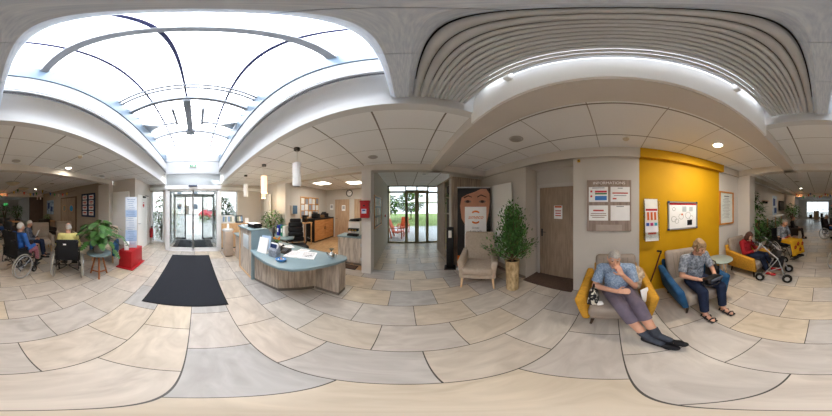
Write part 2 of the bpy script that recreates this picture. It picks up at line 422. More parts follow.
# ---- east wall
struct('wall_east', MB().span((2.15,-.44,0),(2.7,.655,ZC)), wall_m)
struct('wall_east_yellow', MB().span((2.15,-2.24,0),(2.7,-.44,ZC)), yellow_m)
struct('wall_east_pale', MB().span((2.15,-3.2,0),(2.7,-2.24,ZC)), wall_l)
struct('wall_east_north', MB().span((2.15,1.65,0),(2.7,3.42,ZC)), wall_m)
struct('wall_recess', MB().span((2.56,.655,2.13),(2.7,1.65,ZC)).span((2.56,1.6,0),(2.7,1.65,2.13)).span((2.56,.655,0),(2.7,.68,2.13)), wall_m)
struct('trim_soffit', MB().span((2.07,-.44,2.46),(2.16,3.42,ZC)).span((2.1,.655,2.46),(2.6,1.65,ZC)), beam_m)
struct('trim_soffit_yellow', MB().span((2.05,-2.30,2.46),(2.16,-.44,ZC)), yellow_m)
struct('trim_soffit_pale', MB().span((2.09,-3.0,2.46),(2.16,-2.30,ZC)), beam_m)
struct('baseboard_east', MB().span((2.135,1.65,0),(2.15,3.3,.07)), mat('skirting','8b8178',.6))
d1 = sempty('door_1', (2.56,1.14,0), R(-90))
part('frame', MB().span((-.47,-.02,0),(-.42,.06,2.13)).span((.42,-.02,0),(.47,.06,2.13)).span((-.47,-.02,2.05),(.47,.06,2.13)), wall_l, d1)
part('leaf', MB().span((-.42,0,.015),(.42,.04,2.05),.003), doorw_m, d1)
part('handle', MB().box((-.36,-.008,1.05),(.04,.012,.17),None,.004).tube([(-.36,-.01,1.07),(-.36,-.05,1.07),(-.25,-.05,1.07)],.009), dark_m, d1)
# ---- north-east walls
struct('wall_north_east', MB().span((1.2,3.3,0),(2.7,3.42,ZC)), wall_l)
struct('wall_corridor_west', MB().span((-.95,3.1,0),(-.75,6.0,ZC)), mat('corridor_paint','b5b0a2',.85,var=.03))
struct('wall_corridor_east', MB().span((1.55,4.7,0),(1.75,6.0,ZC)), mat('cream_paint','c9bf98',.85,var=.03))
# ---- office
struct('wall_office_west', MB().span((-4.45,3.1,0),(-4.2,6.5,ZC)), wall_m)
struct('wall_office_north', MB().span((-4.4,6.3,0),(-.85,6.5,ZC)), wall_m)
struct('wall_north', MB().span((-5.9,2.97,0),(-4.15,3.1,ZC)), wall_m)
for i,(xx,w) in enumerate(((-3.2,.86),(-2.1,.8))):
    d = sempty(f'door_{i+2}', (xx,6.3,0))
    part('frame', MB().span((-w/2-.06,-.02,0),(-w/2,.02,2.12)).span((w/2,-.02,0),(w/2+.06,.02,2.12)).span((-w/2-.06,-.02,2.06),(w/2+.06,.02,2.12)), wall_m, d)
    part('leaf', MB().span((-w/2,-.012,.01),(w/2,.02,2.06)), wood('pale_door_wood','ab8f76','bfa48a'), d)
    part('handle', MB().tube([(-w/2+.07,-.01,1.03),(-w/2+.07,-.06,1.03),(-w/2+.18,-.06,1.03)],.01), dark_m, d)
# ---- west walls and windows
def wall_hole_x(x0,x1,y0,y1,hy0,hy1,hz0,hz1,top=ZC):
    return MB().span((x0,y0,0),(x1,hy0,top)).span((x0,hy1,0),(x1,y1,top)).span((x0,hy0,0),(x1,hy1,hz0)).span((x0,hy0,hz1),(x1,hy1,top))
struct('wall_west_south', wall_hole_x(-5.9,-5.6,-2.2,-1.12,-1.98,-1.40,.06,2.36), wall_l)
struct('wall_west_north', wall_hole_x(-5.9,-5.6,.86,3.1,.98,1.82,.95,2.36), wall_m)
clear = glass('dimming_glass', (.54,.56,.56), .05); doorglass = glass('door_glass', (.60,.62,.62), .05); lobbyglass = glass('lobby_glass', (.86,.88,.88), .05); hallglass = glass('hall_glass', (.44,.46,.46), .05)  # tints darken the panes to hold down the bright outdoors
for i,(y0,y1,z0,z1) in enumerate(((-1.98,-1.40,.06,2.36),(.98,1.82,.95,2.36))):
    w = sempty(f'window_{i+2}', (-5.66,0,0))
    part('frame', MB().span((-.05,y0,z0),(.07,y0+.05,z1)).span((-.05,y1-.05,z0),(.07,y1,z1)).span((-.05,y0,z1-.05),(.07,y1,z1)).span((-.05,y0,z0),(.07,y1,z0+.05)), wframe_m, w)
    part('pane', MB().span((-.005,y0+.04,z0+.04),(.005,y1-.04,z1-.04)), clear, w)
struct('wall_west_door', MB().span((-5.6,-2.25,0),(-5.2,-2.02,ZC)).span((-4.28,-2.25,0),(-4.05,-2.02,ZC)).span((-5.2,-2.25,2.1),(-4.28,-2.02,ZC)), wall_m)
struct('wall_west_return', MB().span((-4.25,-2.96,0),(-4.05,-2.25,ZC)), wall_m)
d = sempty('door_4', (-4.74,-2.04,0), PI)
part('leaf', MB().span((-.46,0,.01),(.46,.04,2.1)), white_m, d)
part('handle', MB().tube([(-.38,-.0,1.03),(-.38,-.05,1.03),(-.27,-.05,1.03)],.01), alu_m, d)
part('closer', MB().box((.12,-.03,2.03),(.24,.05,.06),None,.005).tube([(.16,-.05,2.05),(.38,-.12,2.08),(.2,-.03,2.12)],.008), dark_m, d)
# ---- lounge, hall and far walls
struct('wall_lounge_west', MB().span((-4.15,-9.1,0),(-3.9,-3.4,ZC)), mat('lounge_wall_tone','a3978b',.85,var=.04))  # darker, browner tone than the other walls
struct('wall_lounge_south', MB().span((-4.1,-9.1,0),(-2.9,-8.9,ZC)), mat('dark_brown_panel','5b4a40',.7,var=.1))
struct('wall_alcove', MB().span((2.5,-9.0,0),(2.7,-3.15,ZC)), wall_m)
struct('wall_hall_east', MB().span((3.2,-19.6,0),(3.4,-9.0,ZC+.3)), wall_l)
struct('wall_hall_north', MB().span((2.25,-9.1,0),(3.4,-8.9,ZC)), wall_m)
struct('wall_hall_west', MB().span((-4.6,-19.6,0),(-4.4,-9.0,ZC+.3)), wall_l)
struct('wall_hall_south', MB().span((-4.6,-19.6,0),(-1.2,-19.4,ZC+.3)).span((2.0,-19.6,0),(3.4,-19.4,ZC+.3)).span((-1.2,-19.6,2.5),(2.0,-19.4,ZC+.3)).span((-1.2,-19.6,0),(2.0,-19.4,.3)), wall_l)
w = sempty('window_4', (.4,-19.5,0))
fr = MB()
for k in range(5): fr.span((-1.62+.8*k,-.04,.3),(-1.57+.8*k,.04,2.5))
fr.span((-1.6,-.04,1.35),(1.6,.04,1.4)); part('frame', fr, wframe_m, w)
part('pane', MB().span((-1.6,-.005,.3),(1.6,.005,2.5)), hallglass, w)
# ---- sliding entrance (inner pair, outer pair, glass lobby)
w = sempty('door_5', (-4.75,-.12,0), R(90))          # local x runs towards +Y, front -Y looks at +X
fr = MB().span((-.98,-.05,0),(-.90,.05,2.3)).span((.90,-.05,0),(.98,.05,2.3)).span((-1.0,-.1,2.28),(1.0,.06,2.42)).span((-1.0,-.05,0),(1.0,.05,.02))
part('frame', fr, wframe_m, w)
part('operator', MB().box((0,-.13,2.38),(.30,.05,.06),None,.008), mat('blue_black','20304e',.4), w)
def leaf(x0,x1,y,z1=2.28,b=.05):
    return MB().span((x0,y-.02,.02),(x0+b,y+.02,z1)).span((x1-b,y-.02,.02),(x1,y+.02,z1)).span((x0,y-.02,.02),(x1,y+.02,.14)).span((x0,y-.02,z1-.06),(x1,y+.02,z1))
for x0,x1 in ((-.90,0.02),(-.02,.90)):
    l = part('leaf', leaf(x0,x1,0), wframe_m, w)
    part('pane', MB().span((x0+.05,-.004,.14),(x1-.05,.004,2.22)), doorglass, l)
part('transom_glass', MB().span((-.98,-.01,2.42),(.98,.01,2.86)), glass('milk_glass',(.42,.45,.47),.05,.1,.25), w)
w = sempty('door_6', (-6.6,-.12,0), R(90))
part('frame', MB().span((-.98,-.05,0),(-.92,.05,2.3)).span((.92,-.05,0),(.98,.05,2.3)).span((-1.0,-.05,2.15),(1.0,.05,2.3)), wframe_m, w)
for x0,x1 in ((-.92,-.40),(.40,.92)):
    l = part('leaf', MB().span((x0 if x0>0 else x1-.06,-.02,.02),(x0+.06 if x0>0 else x1,.02,2.15)).span((x0,-.02,.02),(x1,.02,.1)), mat('charcoal_frame','45494f',.5), w)
    part('pane', MB().span((x0,-.004,.1),(x1,.004,2.15)), lobbyglass, l)
struct('floor_lobby', MB().span((-6.75,-1.1,-.1),(-5.9,.88,.0)), mat('lobby_floor','8e8f90',.7))
for i,y in enumerate((-1.12,.88)):
    w = sempty(f'window_{5+i}', (-5.7,y,0))
    fr = MB()
    for xx in (-.92,-.1,.86): fr.span((xx,-.03,0),(xx+.06,.03,2.42))
    fr.span((-.92,-.03,0),(.92,.03,.08)).span((-.92,-.03,2.3),(.92,.03,2.42)); part('frame', fr, wframe_m, w)
    part('pane', MB().span((-.9,-.004,.08),(.9,.004,2.3)), lobbyglass, w)
struct('ceiling_lobby', MB().span((-6.75,-1.2,2.42),(-4.8,.95,2.46)), white_m)
struct('trim_header', MB().span((-5.6,.92,2.36),(-5.5,3.0,2.5)).span((-5.6,-2.02,2.36),(-5.5,-1.1,2.5)), white_m)
# ---- glazed front at the end of the corridor
w = sempty('door_7', (.35,5.93,0))
grn = mat('olive_frame','8a8468',.5,.2,var=.05)
fr = MB()
for xx in (-1.1,-.32,.18,.68,1.16): fr.span((xx,-.04,0),(xx+.06,.04,2.62))
fr.span((-1.1,-.04,2.28),(1.2,.04,2.36)).span((-1.1,-.04,2.56),(1.2,.04,2.64)).span((-1.1,-.04,0),(1.2,.04,.06)); part('frame', fr, grn, w)
part('sliding_frame', MB().span((-.26,-.05,.04),(-.2,.02,2.28)).span((.12,-.05,.04),(.18,.02,2.28)).span((.24,-.05,.04),(.29,.02,2.28)).span((.62,-.05,.04),(.68,.02,2.28)).span((-.26,-.09,2.26),(.7,.0,2.4)), grn, w)
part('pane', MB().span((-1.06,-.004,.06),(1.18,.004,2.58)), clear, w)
part('awning_stay', MB().tube([(-.9,-.06,2.38),(-.4,-.06,2.52)],.012).tube([(.75,-.06,2.52),(1.1,-.06,2.4)],.012), dark_m, w)
# ---------------------------------------------------------------- outside
struct('ground_street', MB().span((-60,-25,-.16),(-5.9,25,-.10)), mat('asphalt','a3a3a2',.9,var=.08,scale=4))
struct('ground_terrace', MB().span((-5.9,6.05,-.14),(14,12,-.06)), mat('terrace_paving','b4bac1',.8,var=.1,scale=5))
lawn = struct('ground_lawn', MB().span((-5.9,12,-.16),(14,40,-.08)), mat('lawn','71874a',.9,var=.25,scale=6))
struct('ground_south', MB().span((-20,-60,-.2),(20,-19.6,-.14)), mat('asphalt','a3a3a2',.9))
struct('wall_terrace', MB().span((-1.25,6.05,-.1),(-.98,9.2,2.9)), mat('terrace_wall','cfcaa6',.85,var=.05))
struct('added_terrace_shade', MB().span((-3,6.1,2.95),(9,8.2,3.05)), mat('terrace_shade_slab','d9d4c8',.8))  # unseen slab added above the terrace to shade the outdoors
struct('wall_villa', MB().span((-36,-9,0),(-34.5,3,7.5)), mat('villa_render','e6e3dc',.85,var=.04))
vi = thing('house', 'white house across the car park seen through the sliding entrance', 'house', (-34.4,-2.5,0), R(90))
part('roof', MB().hexa([(-7,-1,7.5),(7,-1,7.5),(7,2,7.5),(-7,2,7.5),(-6,-.2,9.2),(6,-.2,9.2),(6,1.2,9.2),(-6,1.2,9.2)]), mat('grey_roof','8b8a8c',.8), vi)
for xx,zz in ((-2.6,1.2),(1.6,1.2),(-2.6,4.4),(1.6,4.4)):
    f = part('window', MB().span((xx,-.06,zz),(xx+1.3,.04,zz+1.5)), wframe_m, vi)
    part('pane', MB().span((xx+.1,-.08,zz+.1),(xx+1.2,-.05,zz+1.4)), mat('dark_pane','4f5a66',.1), f)
part('door', MB().span((-.5,-.06,0),(.6,.02,2.2)), mat('house_door','6f6a63',.6), vi)
def car(label, m, loc, rz):
    t = thing('car', label, 'car', loc, rz)
    prof = [(-2.1,.35),(-2.15,.75),(-1.5,.95),(-.9,1.42),(.7,1.46),(1.5,.98),(2.1,.85),(2.15,.4)]
    mb = MB(); k = len(prof)
    for s_,q in ((-.85,1),(.85,1)): mb.v += [(x,s_*(1 if z<1.0 else .82),z) for x,z in prof]
    mb.f = [(i,(i+1)%k,k+(i+1)%k,k+i) for i in range(k)]+[tuple(range(k)),tuple(range(k,2*k))]
    part('body', mb, m, t, smooth=False)
    dk = mat('dark_pane','4f5a66',.1)
    for s_ in (-1,1):
        part('side_window', MB().add([(-1.3,s_*.83,.98),(1.2,s_*.83,.98),(.6,s_*.72,1.38),(-.85,s_*.72,1.36)],[(0,1,2,3)]), dk, t)
    part('windscreen', MB().add([(1.44,-.75,1.01),(1.44,.75,1.01),(.76,.62,1.43),(.76,-.62,1.43)],[(0,1,2,3)]), dk, t)
    for xx in (-1.35,1.35):
        for s_ in (-.8,.8):
            wv = part('wheel', MB().tube([(xx,s_-.1,.33),(xx,s_+.1,.33)],.33,20), rubber_m, t); part('hub_cap', MB().tube([(xx,s_*1.0-.105,.33),(xx,s_*1.0+.105,.33)],.18,16), alu_m, wv)
    for s_ in (-.6,.6): part('headlight', MB().box((2.1,s_,.72),(.1,.3,.14),None,.03), white_m, t)
car('red car parked beyond the glass lobby on the pale asphalt', mat('car_red','b3122a',.25,.2), (-20.5,1.9,-.1), R(20))
def bush(name, label, cat, loc, rx, rz_, n, m, L=.16, w=.07, group=None, trunk=None, stretch=1.0):
    t = thing(name, label, cat, loc, 0, group)
    rnd = random.Random(sum(map(ord,label))); mb = MB()
    for i in range(n):
        a = rnd.uniform(0,2*PI); u = rnd.uniform(-1,1); r = rnd.uniform(.45,1)**.5
        p = V((rx*r*math.cos(a)*math.sqrt(1-u*u), rx*r*math.sin(a)*math.sqrt(1-u*u), (trunk or 0)+rz_+rz_*r*u*stretch))
        d = V((math.cos(a)+rnd.uniform(-.6,.6), math.sin(a)+rnd.uniform(-.6,.6), rnd.uniform(-.5,.7)))
        mb.leaf(p, d, L*rnd.uniform(.6,1.2), w*rnd.uniform(.7,1.2), rnd.uniform(0,.4), seg=2)
    part('foliage', mb, m, t)
    st = MB()
    for k in range(4):
        a = k*PI/2+.4; st.tube([(0,0,0),(.02*math.cos(a),.02*math.sin(a),(trunk or rz_*.5)),(rx*.5*math.cos(a),rx*.5*math.sin(a),(trunk or 0)+rz_*1.1)],[.03 if not trunk else .09,.025 if not trunk else .07,.01],6)
    part('stem', st, mat('bark','6a5442',.9,var=.2,scale=12), t)
    return t
lt = mat('outdoor_leaf','4a7532',.5,var=.35,scale=6,col2='7a9c50')  # outdoor foliage mixed from two greens
for i,(x,y,h,lb) in enumerate(((-2.6,16,3.4,'leafy tree on the lawn beside the terrace wall'),(1.0,20,4.2,'tall tree at the middle of the lawn'),(7.2,17,3.6,'broad tree on the lawn towards the wooden cabinet'),(-7,22,4.4,'tree at the very back, behind the terrace wall corner'))):
    bush('garden_tree', lb+', seen through the olive glass front', 'tree', (x,y,-.1), 1.9, h*.40, 900, lt, .6, .34, 'garden trees', trunk=h*.22)
bush('climbing_plant','pink flowering climber outside the tall narrow window beside the fire extinguisher','plant',(-6.35,-1.72,0),.36,1.15,620,lt,.16,.09)
fl_ = MB(); rnd = random.Random(3)
for i in range(36): fl_.ell((rnd.uniform(-.35,.3),rnd.uniform(-.35,.35),rnd.uniform(.4,2.1)),(.035,.035,.03),None,6,4)
pl = [o for o in bpy.data.objects if o.name.startswith('climbing_plant')][0]
part('blossom', fl_, mat('pink_blossom','d98fa5',.7), pl)
bush('yucca','spiky green shrub outside the window behind the leaflet counter','plant',(-6.80,1.42,.2),.50,1.05,900,mat('yucca_leaf','2c5a2e',.5,var=.35,scale=9,col2='5a8a4e'),.34,.07)
bush('hedge_shrub','low green shrub outside the lobby doors on the fire extinguisher side','plant',(-9.5,-1.9,-.1),.7,.8,260,lt,.2,.1)
bush('garden_shrub','round green shrub by the parked red car','plant',(-15.5,.9,-.1),.7,.5,220,lt,.2,.1)
def lounge_chair(label, loc, rz):
    t = thing('garden_chair', label, 'chair', loc, rz, 'orange garden chairs')
    om = mat('orange_plastic','c2502a',.5,var=.08)
    part('seat', MB().hexa([(-.28,-.34,.36),(.28,-.34,.36),(.26,.2,.28),(-.26,.2,.28),(-.28,-.34,.40),(.28,-.34,.40),(.26,.2,.32),(-.26,.2,.32)],.01), om, t)
    part('backrest', MB().hexa([(-.27,.16,.30),(.27,.16,.30),(.27,.22,.30),(-.27,.22,.30),(-.24,.44,1.05),(.24,.44,1.05),(.24,.49,1.05),(-.24,.49,1.05)],.012), om, t)
    for s in (-1,1):
        part('armrest', MB().box((s*.33,-.05,.58),(.10,.72,.035),None,.01), om, t)
        part('leg', MB().box((s*.31,-.32,.28),(.06,.06,.58),None,.005), om, t)
        part('leg', MB().box((s*.31,.30,.28),(.06,.06,.58),(R(-12),0,0),.005), om, t)
lounge_chair('orange garden chair facing the glass front on the terrace', (-.05,8.75,-.06), R(-12))
lounge_chair('orange garden chair close against the terrace wall', (-.40,7.3,-.06), R(80))
t = thing('parasol','white parasol spread over the lawn behind the glass front','parasol',(2.2,12.4,-.08))
part('canopy', MB().lathe([(2.0,2.2),(1.2,2.55),(.02,2.85)],(0,0,0),8), mat('parasol_cloth','efece4',.9), t); part('pole', MB().cyl((0,0,0),.03,2.8), alu_m, t)

# ---------------------------------------------------------------- entrance
def mat_rug(name,label,x0,y0,x1,y1,rz,m,z=0.,h=.012):
    cx,cy=(x0+x1)/2,(y0+y1)/2
    t = thing(name,label,'mat',(cx,cy,z),rz)
    w,d = abs(x1-x0),abs(y1-y0)
    part('pile', MB().box((0,0,h/2+.001),(w-.05,d-.05,h)), m, t)
    part('border', MB().span((-w/2,-d/2,0),(w/2,-d/2+.03,h*.7)).span((-w/2,d/2-.03,0),(w/2,d/2,h*.7)).span((-w/2,-d/2+.03,0),(-w/2+.03,d/2-.03,h*.7)).span((w/2-.03,-d/2+.03,0),(w/2,d/2-.03,h*.7)), rubber_m, t)
pile = mat('charcoal_pile','25272e',.95,var=.35,scale=70,bump=.6)
mat_rug('door_mat','large charcoal entrance mat lying inside the sliding door',-4.28,-.77,-1.73,.42,R(.5),pile)
mat_rug('lobby_mat','dark ribbed mat on the lobby floor between the two sliding doors',-6.5,-.95,-4.98,.68,0,pile,.0,.01)
ex = thing('exit_sign','small green and white exit sign on the white end of the skylight','sign',(-4.74,-.12,3.16),R(90))
part('housing', MB().box((0,-.01,0),(.24,.03,.13),None,.004), white_m, ex)
gsm = mat('exit_green','1f8d57',.5)
part('panel', MB().box((0,-.028,0),(.21,.006,.10)), gsm, ex)
part('pictogram', MB().ell((-.045,-.034,.03),(.010,.003,.010)).box((-.045,-.034,.005),(.016,.004,.035),(0,.25,0)).box((-.055,-.034,-.027),(.012,.004,.04),(0,.5,0)).box((-.03,-.034,-.022),(.012,.004,.036),(0,-.5,0)).box((.03,-.034,0),(.045,.004,.075)).box((-.01,-.034,.003),(.03,.004,.008)), white_m, ex)
pan = thing('notice_column','blue and white printed information panel standing in the red plinth','panel',(-3.13,-1.68,.5),face((.87,.5)))
part('board', MB().box((0,0,.70),(.31,.03,1.39),None,.004), mat('blue_white_print','cdd9ea',.5,var=.12,scale=3,col2='e6ecf4'), pan)
pb = MB(); rnd = random.Random(5)
for k in range(24): pb.box((rnd.uniform(-.03,.03),-.017,.12+k*.05),(rnd.uniform(.12,.22),.003,.010))
part('print', pb, mat('print_blue','7d9ac4',.6), pan)
part('band', MB().box((0,-.0165,.95),(.30,.002,.18)).box((0,-.0165,.35),(.30,.002,.3)), mat('print_sky','a9c2e4',.6), pan)
text('Bienvenue', .05, mat('print_navy','3a5f9d',.6), pan, (0,-.02,1.33))
pli = thing('red_plinth','dark red box plinth with a wide foot plate by the information panel','plinth',(-3.13,-1.68,0),0)
part('foot_plate', MB().box((0,0,.0125),(.76,.48,.025),None,.004), red_m, pli)
part('box', MB().box((0,0,.26),(.64,.36,.48),None,.006), red_m, pli)
dsp = thing('dispenser','small white box dispenser standing on the red plinth','dispenser',(-2.92,-1.70,.50),face((.87,.5)))
part('body', MB().box((0,0,.09),(.12,.10,.18),None,.008), white_m, dsp); part('lid', MB().hexa([(-.07,-.06,.18),(.07,-.06,.18),(.07,.06,.18),(-.07,.06,.18),(-.05,-.04,.225),(.05,-.04,.225),(.05,.04,.225),(-.05,.04,.225)],.005), white_m, dsp); part('slot', MB().box((0,-.052,.13),(.06,.004,.015)), dark_m, dsp)
ext = thing('fire_extinguisher','red fire extinguisher on the wall by the white door','fire extinguisher',(-5.47,-1.93,.29))
part('cylinder', MB().lathe([(.06,0),(.075,.02),(.075,.36),(.05,.42),(.02,.45)]), red_m, ext)
part('valve', MB().cyl((0,0,.44),.02,.06).box((0,.03,.51),(.02,.12,.015),(.2,0,0)), black_m, ext); part('hose', MB().tube([(.0,.03,.48),(.09,.03,.46),(.1,.02,.3),(.09,0,.12)],.012), black_m, ext)
part('bracket', MB().box((0,-.045,.25),(.05,.09,.04)), dark_m, ext)
sg = tag(obj('door_notice', MB().box((0,0,0),(.20,.004,.26)), paper_m, loc=(-4.72,-1.994,1.72), rz=PI), 'white sheet with red print taped to the white side door','notice')
part('print', MB().box((0,-.004,.08),(.14,.003,.03)).box((0,-.004,-.02),(.15,.003,.10)).box((0,-.004,-.09),(.1,.003,.02)), mat('red_print','c04a44',.7), sg)
def radiator(label, loc, rz, w=.70, h=1.9):
    t = thing('radiator', label, 'radiator', loc, rz, 'tall white radiators')
    part('panel', MB().box((0,-.09,h/2),(w,.03,h),None,.006), white_m, t)
    gr = MB()
    for k in range(9): gr.box((-w/2+.06+k*(w-.12)/8,-.055,h/2),(.03,.03,h-.06))
    part('fins', gr, mat('radiator_back','c9c9c6',.5), t)
    split_loose(part('bracket', MB().box((-w*.3,-.04,h*.9),(.04,.06,.05)).box((w*.3,-.04,h*.9),(.04,.06,.05)).box((-w*.3,-.04,h*.1),(.04,.06,.05)).box((w*.3,-.04,h*.1),(.04,.06,.05)), alu_m, t))
    part('pipe', MB().tube([(w*.4,-.06,.02),(w*.4,-.06,-.12),(w*.4,-.012,-.12)],.01), alu_m, t)
radiator('tall white panel radiator on the wall behind the printed panel and monstera', (-4.05,-2.55,.28), R(90))
radiator('tall white panel radiator on the wall behind the ficus and reception desk', (-4.86,2.97,.28), 0, .56)
radiator('tall white panel radiator on the wall between banner and potted tree', (2.15,2.31,.26), R(-90))

# ---------------------------------------------------------------- reception desk
dk = thing('reception_desk','L-shaped reception desk with bleached wood fronts and blue-grey top','reception desk',(0,0,0))
fp = [(-2.40,1.12),(-1.80,1.27),(-1.44,1.79),(-1.00,1.80)]
fm = MB()
for (a,b) in zip(fp,fp[1:]):
    a,b=V((*a,0)),V((*b,0)); d=(b-a); L=d.length; ang=math.atan2(d.y,d.x); c=(a+b)/2
    fm.box((c.x-math.sin(ang)*.02,c.y+math.cos(ang)*.02,.385),(L+.01,.035,.63),(0,0,ang))
fm.box((-1.0,1.93,.385),(.04,.25,.63))
part('front_panel', fm, bleach_m, dk, smooth=False)
kb = MB()
for (a,b) in zip(fp,fp[1:]):
    a,b=V((*a,0)),V((*b,0)); d=(b-a); L=d.length; ang=math.atan2(d.y,d.x); c=(a+b)/2
    kb.box((c.x-math.sin(ang)*.03,c.y+math.cos(ang)*.03,.035),(L,.03,.07),(0,0,ang))
kb.box((-1.0,1.93,.035),(.03,.24,.07)); part('kickboard', kb, mat('kick_grey','7d7670',.6), dk)
top = [(-2.40,1.03),(-2.05,.985),(-1.72,.985),(-1.45,1.03),(-1.28,1.13),(-1.16,1.32),(-1.02,1.60),(-.905,1.84),(-.90,1.95),(-.95,2.04),(-1.05,2.07),(-1.9,2.02),(-2.75,2.0),(-3.0,1.9),(-3.0,1.25),(-2.42,1.25)]
part('top', MB().prism(top,.70,.745,.012,2), bluetop_m, dk)
# raised counter
part('counter_front', MB().span((-3.15,1.09,.05),(-2.46,1.12,1.13)), bleach_m, dk, smooth=False)
part('counter_edge', MB().span((-3.20,1.07,.02),(-3.15,1.13,1.16)).span((-2.47,1.07,.02),(-2.44,1.13,1.16)).span((-3.2,1.07,.02),(-2.44,1.13,.05)), beech_m, dk)
part('counter_side', MB().prism([(1.06,.02),(1.26,.02),(1.26,.75),(1.62,.80),(1.62,.90),(1.45,1.15),(1.06,1.15)],-2.44,-2.39,.006,2,M(((0,0,1,0),(1,0,0,0),(0,1,0,0),(0,0,0,1)))), bluetop_m, dk)
part('counter_top', MB().span((-3.22,1.04,1.13),(-2.39,1.42,1.165),.008), bluetop_m, dk)
part('counter_back', MB().span((-3.2,1.40,.745),(-2.44,1.42,1.13)), bluetop_m, dk)
part('counter_plaque', MB().span((-2.93,1.078,.68),(-2.62,1.09,1.0),.003), mat('plaque','c9d2d6',.4,var=.03), dk, 'pale plaque sheet on the raised counter front')
part('side_top', MB().prism([(-4.0,1.15),(-3.2,1.12),(-3.2,1.75),(-4.0,1.75)],.78,.82,.01), bluetop_m, dk)
part('side_front', MB().span((-3.95,1.2,.03),(-3.22,1.23,.78)), bleach_m, dk, smooth=False)
rt = MB().prism([(-4.2,2.3),(-2.9,2.15),(-2.75,2.2),(-2.72,2.45),(-3.0,2.75),(-4.2,2.85)],.71,.75,.01); part('return_top', rt, bluetop_m, dk)
split_loose(part('return_leg', MB().span((-4.15,2.35,0),(-4.1,2.8,.71)).span((-3.25,2.3,0),(-3.2,2.6,.71)), bleach_m, dk))
# items on the desk
def on(name,label,cat,loc,rz=0,group=None): return thing(name,label,cat,loc,rz,group)
z = .7452
def paper(label,x,y,rz,w=.21,d=.297,z=z,m=paper_m,group=None,k=0):
    o = tag(obj('paper_sheet', MB().box((0,0,.0008),(w,d,.0016)), m, loc=(x,y,z), rz=rz), label,'paper',group)
    pr = MB()
    for i in range(9): pr.box((-.01*(i%3),d*.38-i*d*.085,.0019),(w*.7,.005,.0006))
    part('print', pr, mat('grey_print','a9abb0',.8), o); return o
bk = on('open_register','open white register book lying on the reception desk top','book',(-1.62,1.63,z),R(28))
part('page', MB().hexa([(-.26,-.17,0),(-.005,-.17,0),(-.005,.17,0),(-.26,.17,0),(-.26,-.17,.012),(-.005,-.17,.022),(-.005,.17,.022),(-.26,.17,.012)]), paper_m, bk)
part('page', MB().hexa([(.005,-.17,0),(.26,-.17,0),(.26,.17,0),(.005,.17,0),(.005,-.17,.022),(.26,-.17,.012),(.26,.17,.012),(.005,.17,.022)]), paper_m, bk)
pr = MB()
for i in range(10): pr.box((-.13,.13-i*.027,.0185),(.2,.004,.002),(0,-.04,0)); pr.box((.13,.13-i*.027,.0185),(.2,.004,.002),(0,.04,0))
part('print', pr, mat('grey_print','a9abb0',.8), bk)
part('pen', MB().tube([(.1,-.1,.024),(.2,-.02,.024)],.004), ink_m, bk)
pot = on('metal_teapot','small shiny metal pot with handles at the rounded desk end','pot',(-1.13,1.84,z))
part('body', MB().lathe([(.03,0),(.05,.01),(.056,.05),(.045,.085),(.03,.095)]), chrome_m, pot)
part('lid', MB().lathe([(.032,.095),(.025,.11),(.006,.115),(.010,.13),(.0005,.138)]), chrome_m, pot)
part('handle', MB().tube([(.05,0,.08),(.09,0,.085),(.095,0,.04),(.054,0,.025)],.006), chrome_m, pot)
part('spout', MB().tube([(-.05,0,.04),(-.08,0,.06),(-.095,0,.095)],[.014,.010,.008]), chrome_m, pot)
flw = MB()
for i in range(10): flw.leaf((0,0,.12),(math.cos(i*.63),math.sin(i*.63),1.3),.09,.03,.2)
part('dried_sprig', flw, mat('dry_sprig','6f6b5a',.8,var=.3), pot)
bw = on('sweet_bowl','blue patterned bowl of wrapped sweets near the front desk corner','bowl',(-1.62,1.20,z))
part('bowl', MB().lathe([(.04,0),(.075,.02),(.085,.04),(.078,.04),(.05,.015)]), mat('blue_bowl','4b87c4',.3,var=.5,scale=30), bw)
for i in range(9):
    a=i*2.4; part('sweet', MB().ell((.045*math.cos(a)*(i%3)/2,.045*math.sin(a)*(i%3)/2,.045+.008*(i%2)),(.018,.012,.010),(0,0,a),8,6), mat(('sweet_orange','sweet_blue','sweet_white')[i%3],('c98a4a','4f86c9','e6e2da')[i%3],.4), bw)
bx = on('leaflet_box','dark blue and white leaflet box on the front desk edge','leaflet holder',(-1.86,1.24,z),R(12))
part('box', MB().hexa([(-.09,-.05,0),(.09,-.05,0),(.09,.06,0),(-.09,.06,0),(-.09,-.05,.13),(.09,-.05,.13),(.09,.06,.22),(-.09,.06,.22)],.003), mat('leaflet_grey','8a8f98',.5,var=.3,scale=25), bx)
part('leaflets', MB().box((0,.01,.17),(.16,.04,.15),(R(-14),0,0)), paper_m, bx); part('cover', MB().box((0,-.018,.20),(.14,.003,.07),(R(-14),0,0)), mat('leaflet_navy','26365f',.5), bx)
ph = on('desk_telephone','black desk telephone behind the leaflet box','telephone',(-1.95,1.52,z),R(20))
part('base', MB().hexa([(-.11,-.1,0),(.11,-.1,0),(.11,.1,0),(-.11,.1,0),(-.11,-.1,.025),(.11,-.1,.025),(.11,.1,.07),(-.11,.1,.07)],.006), black_m, ph)
part('handset', MB().tube([(-.075,-.09,.07),(-.075,-.03,.085),(-.075,.04,.10),(-.075,.1,.105)],[.022,.014,.014,.022],10), black_m, ph)
kp = MB()
for i in range(12): kp.box((-.01+.035*(i%3),-.05+.03*(i//3),.045+.007*(i//3)),(.02,.016,.01),(R(13),0,0))
part('keypad', kp, mat('key_grey','6d6f73',.5), ph)
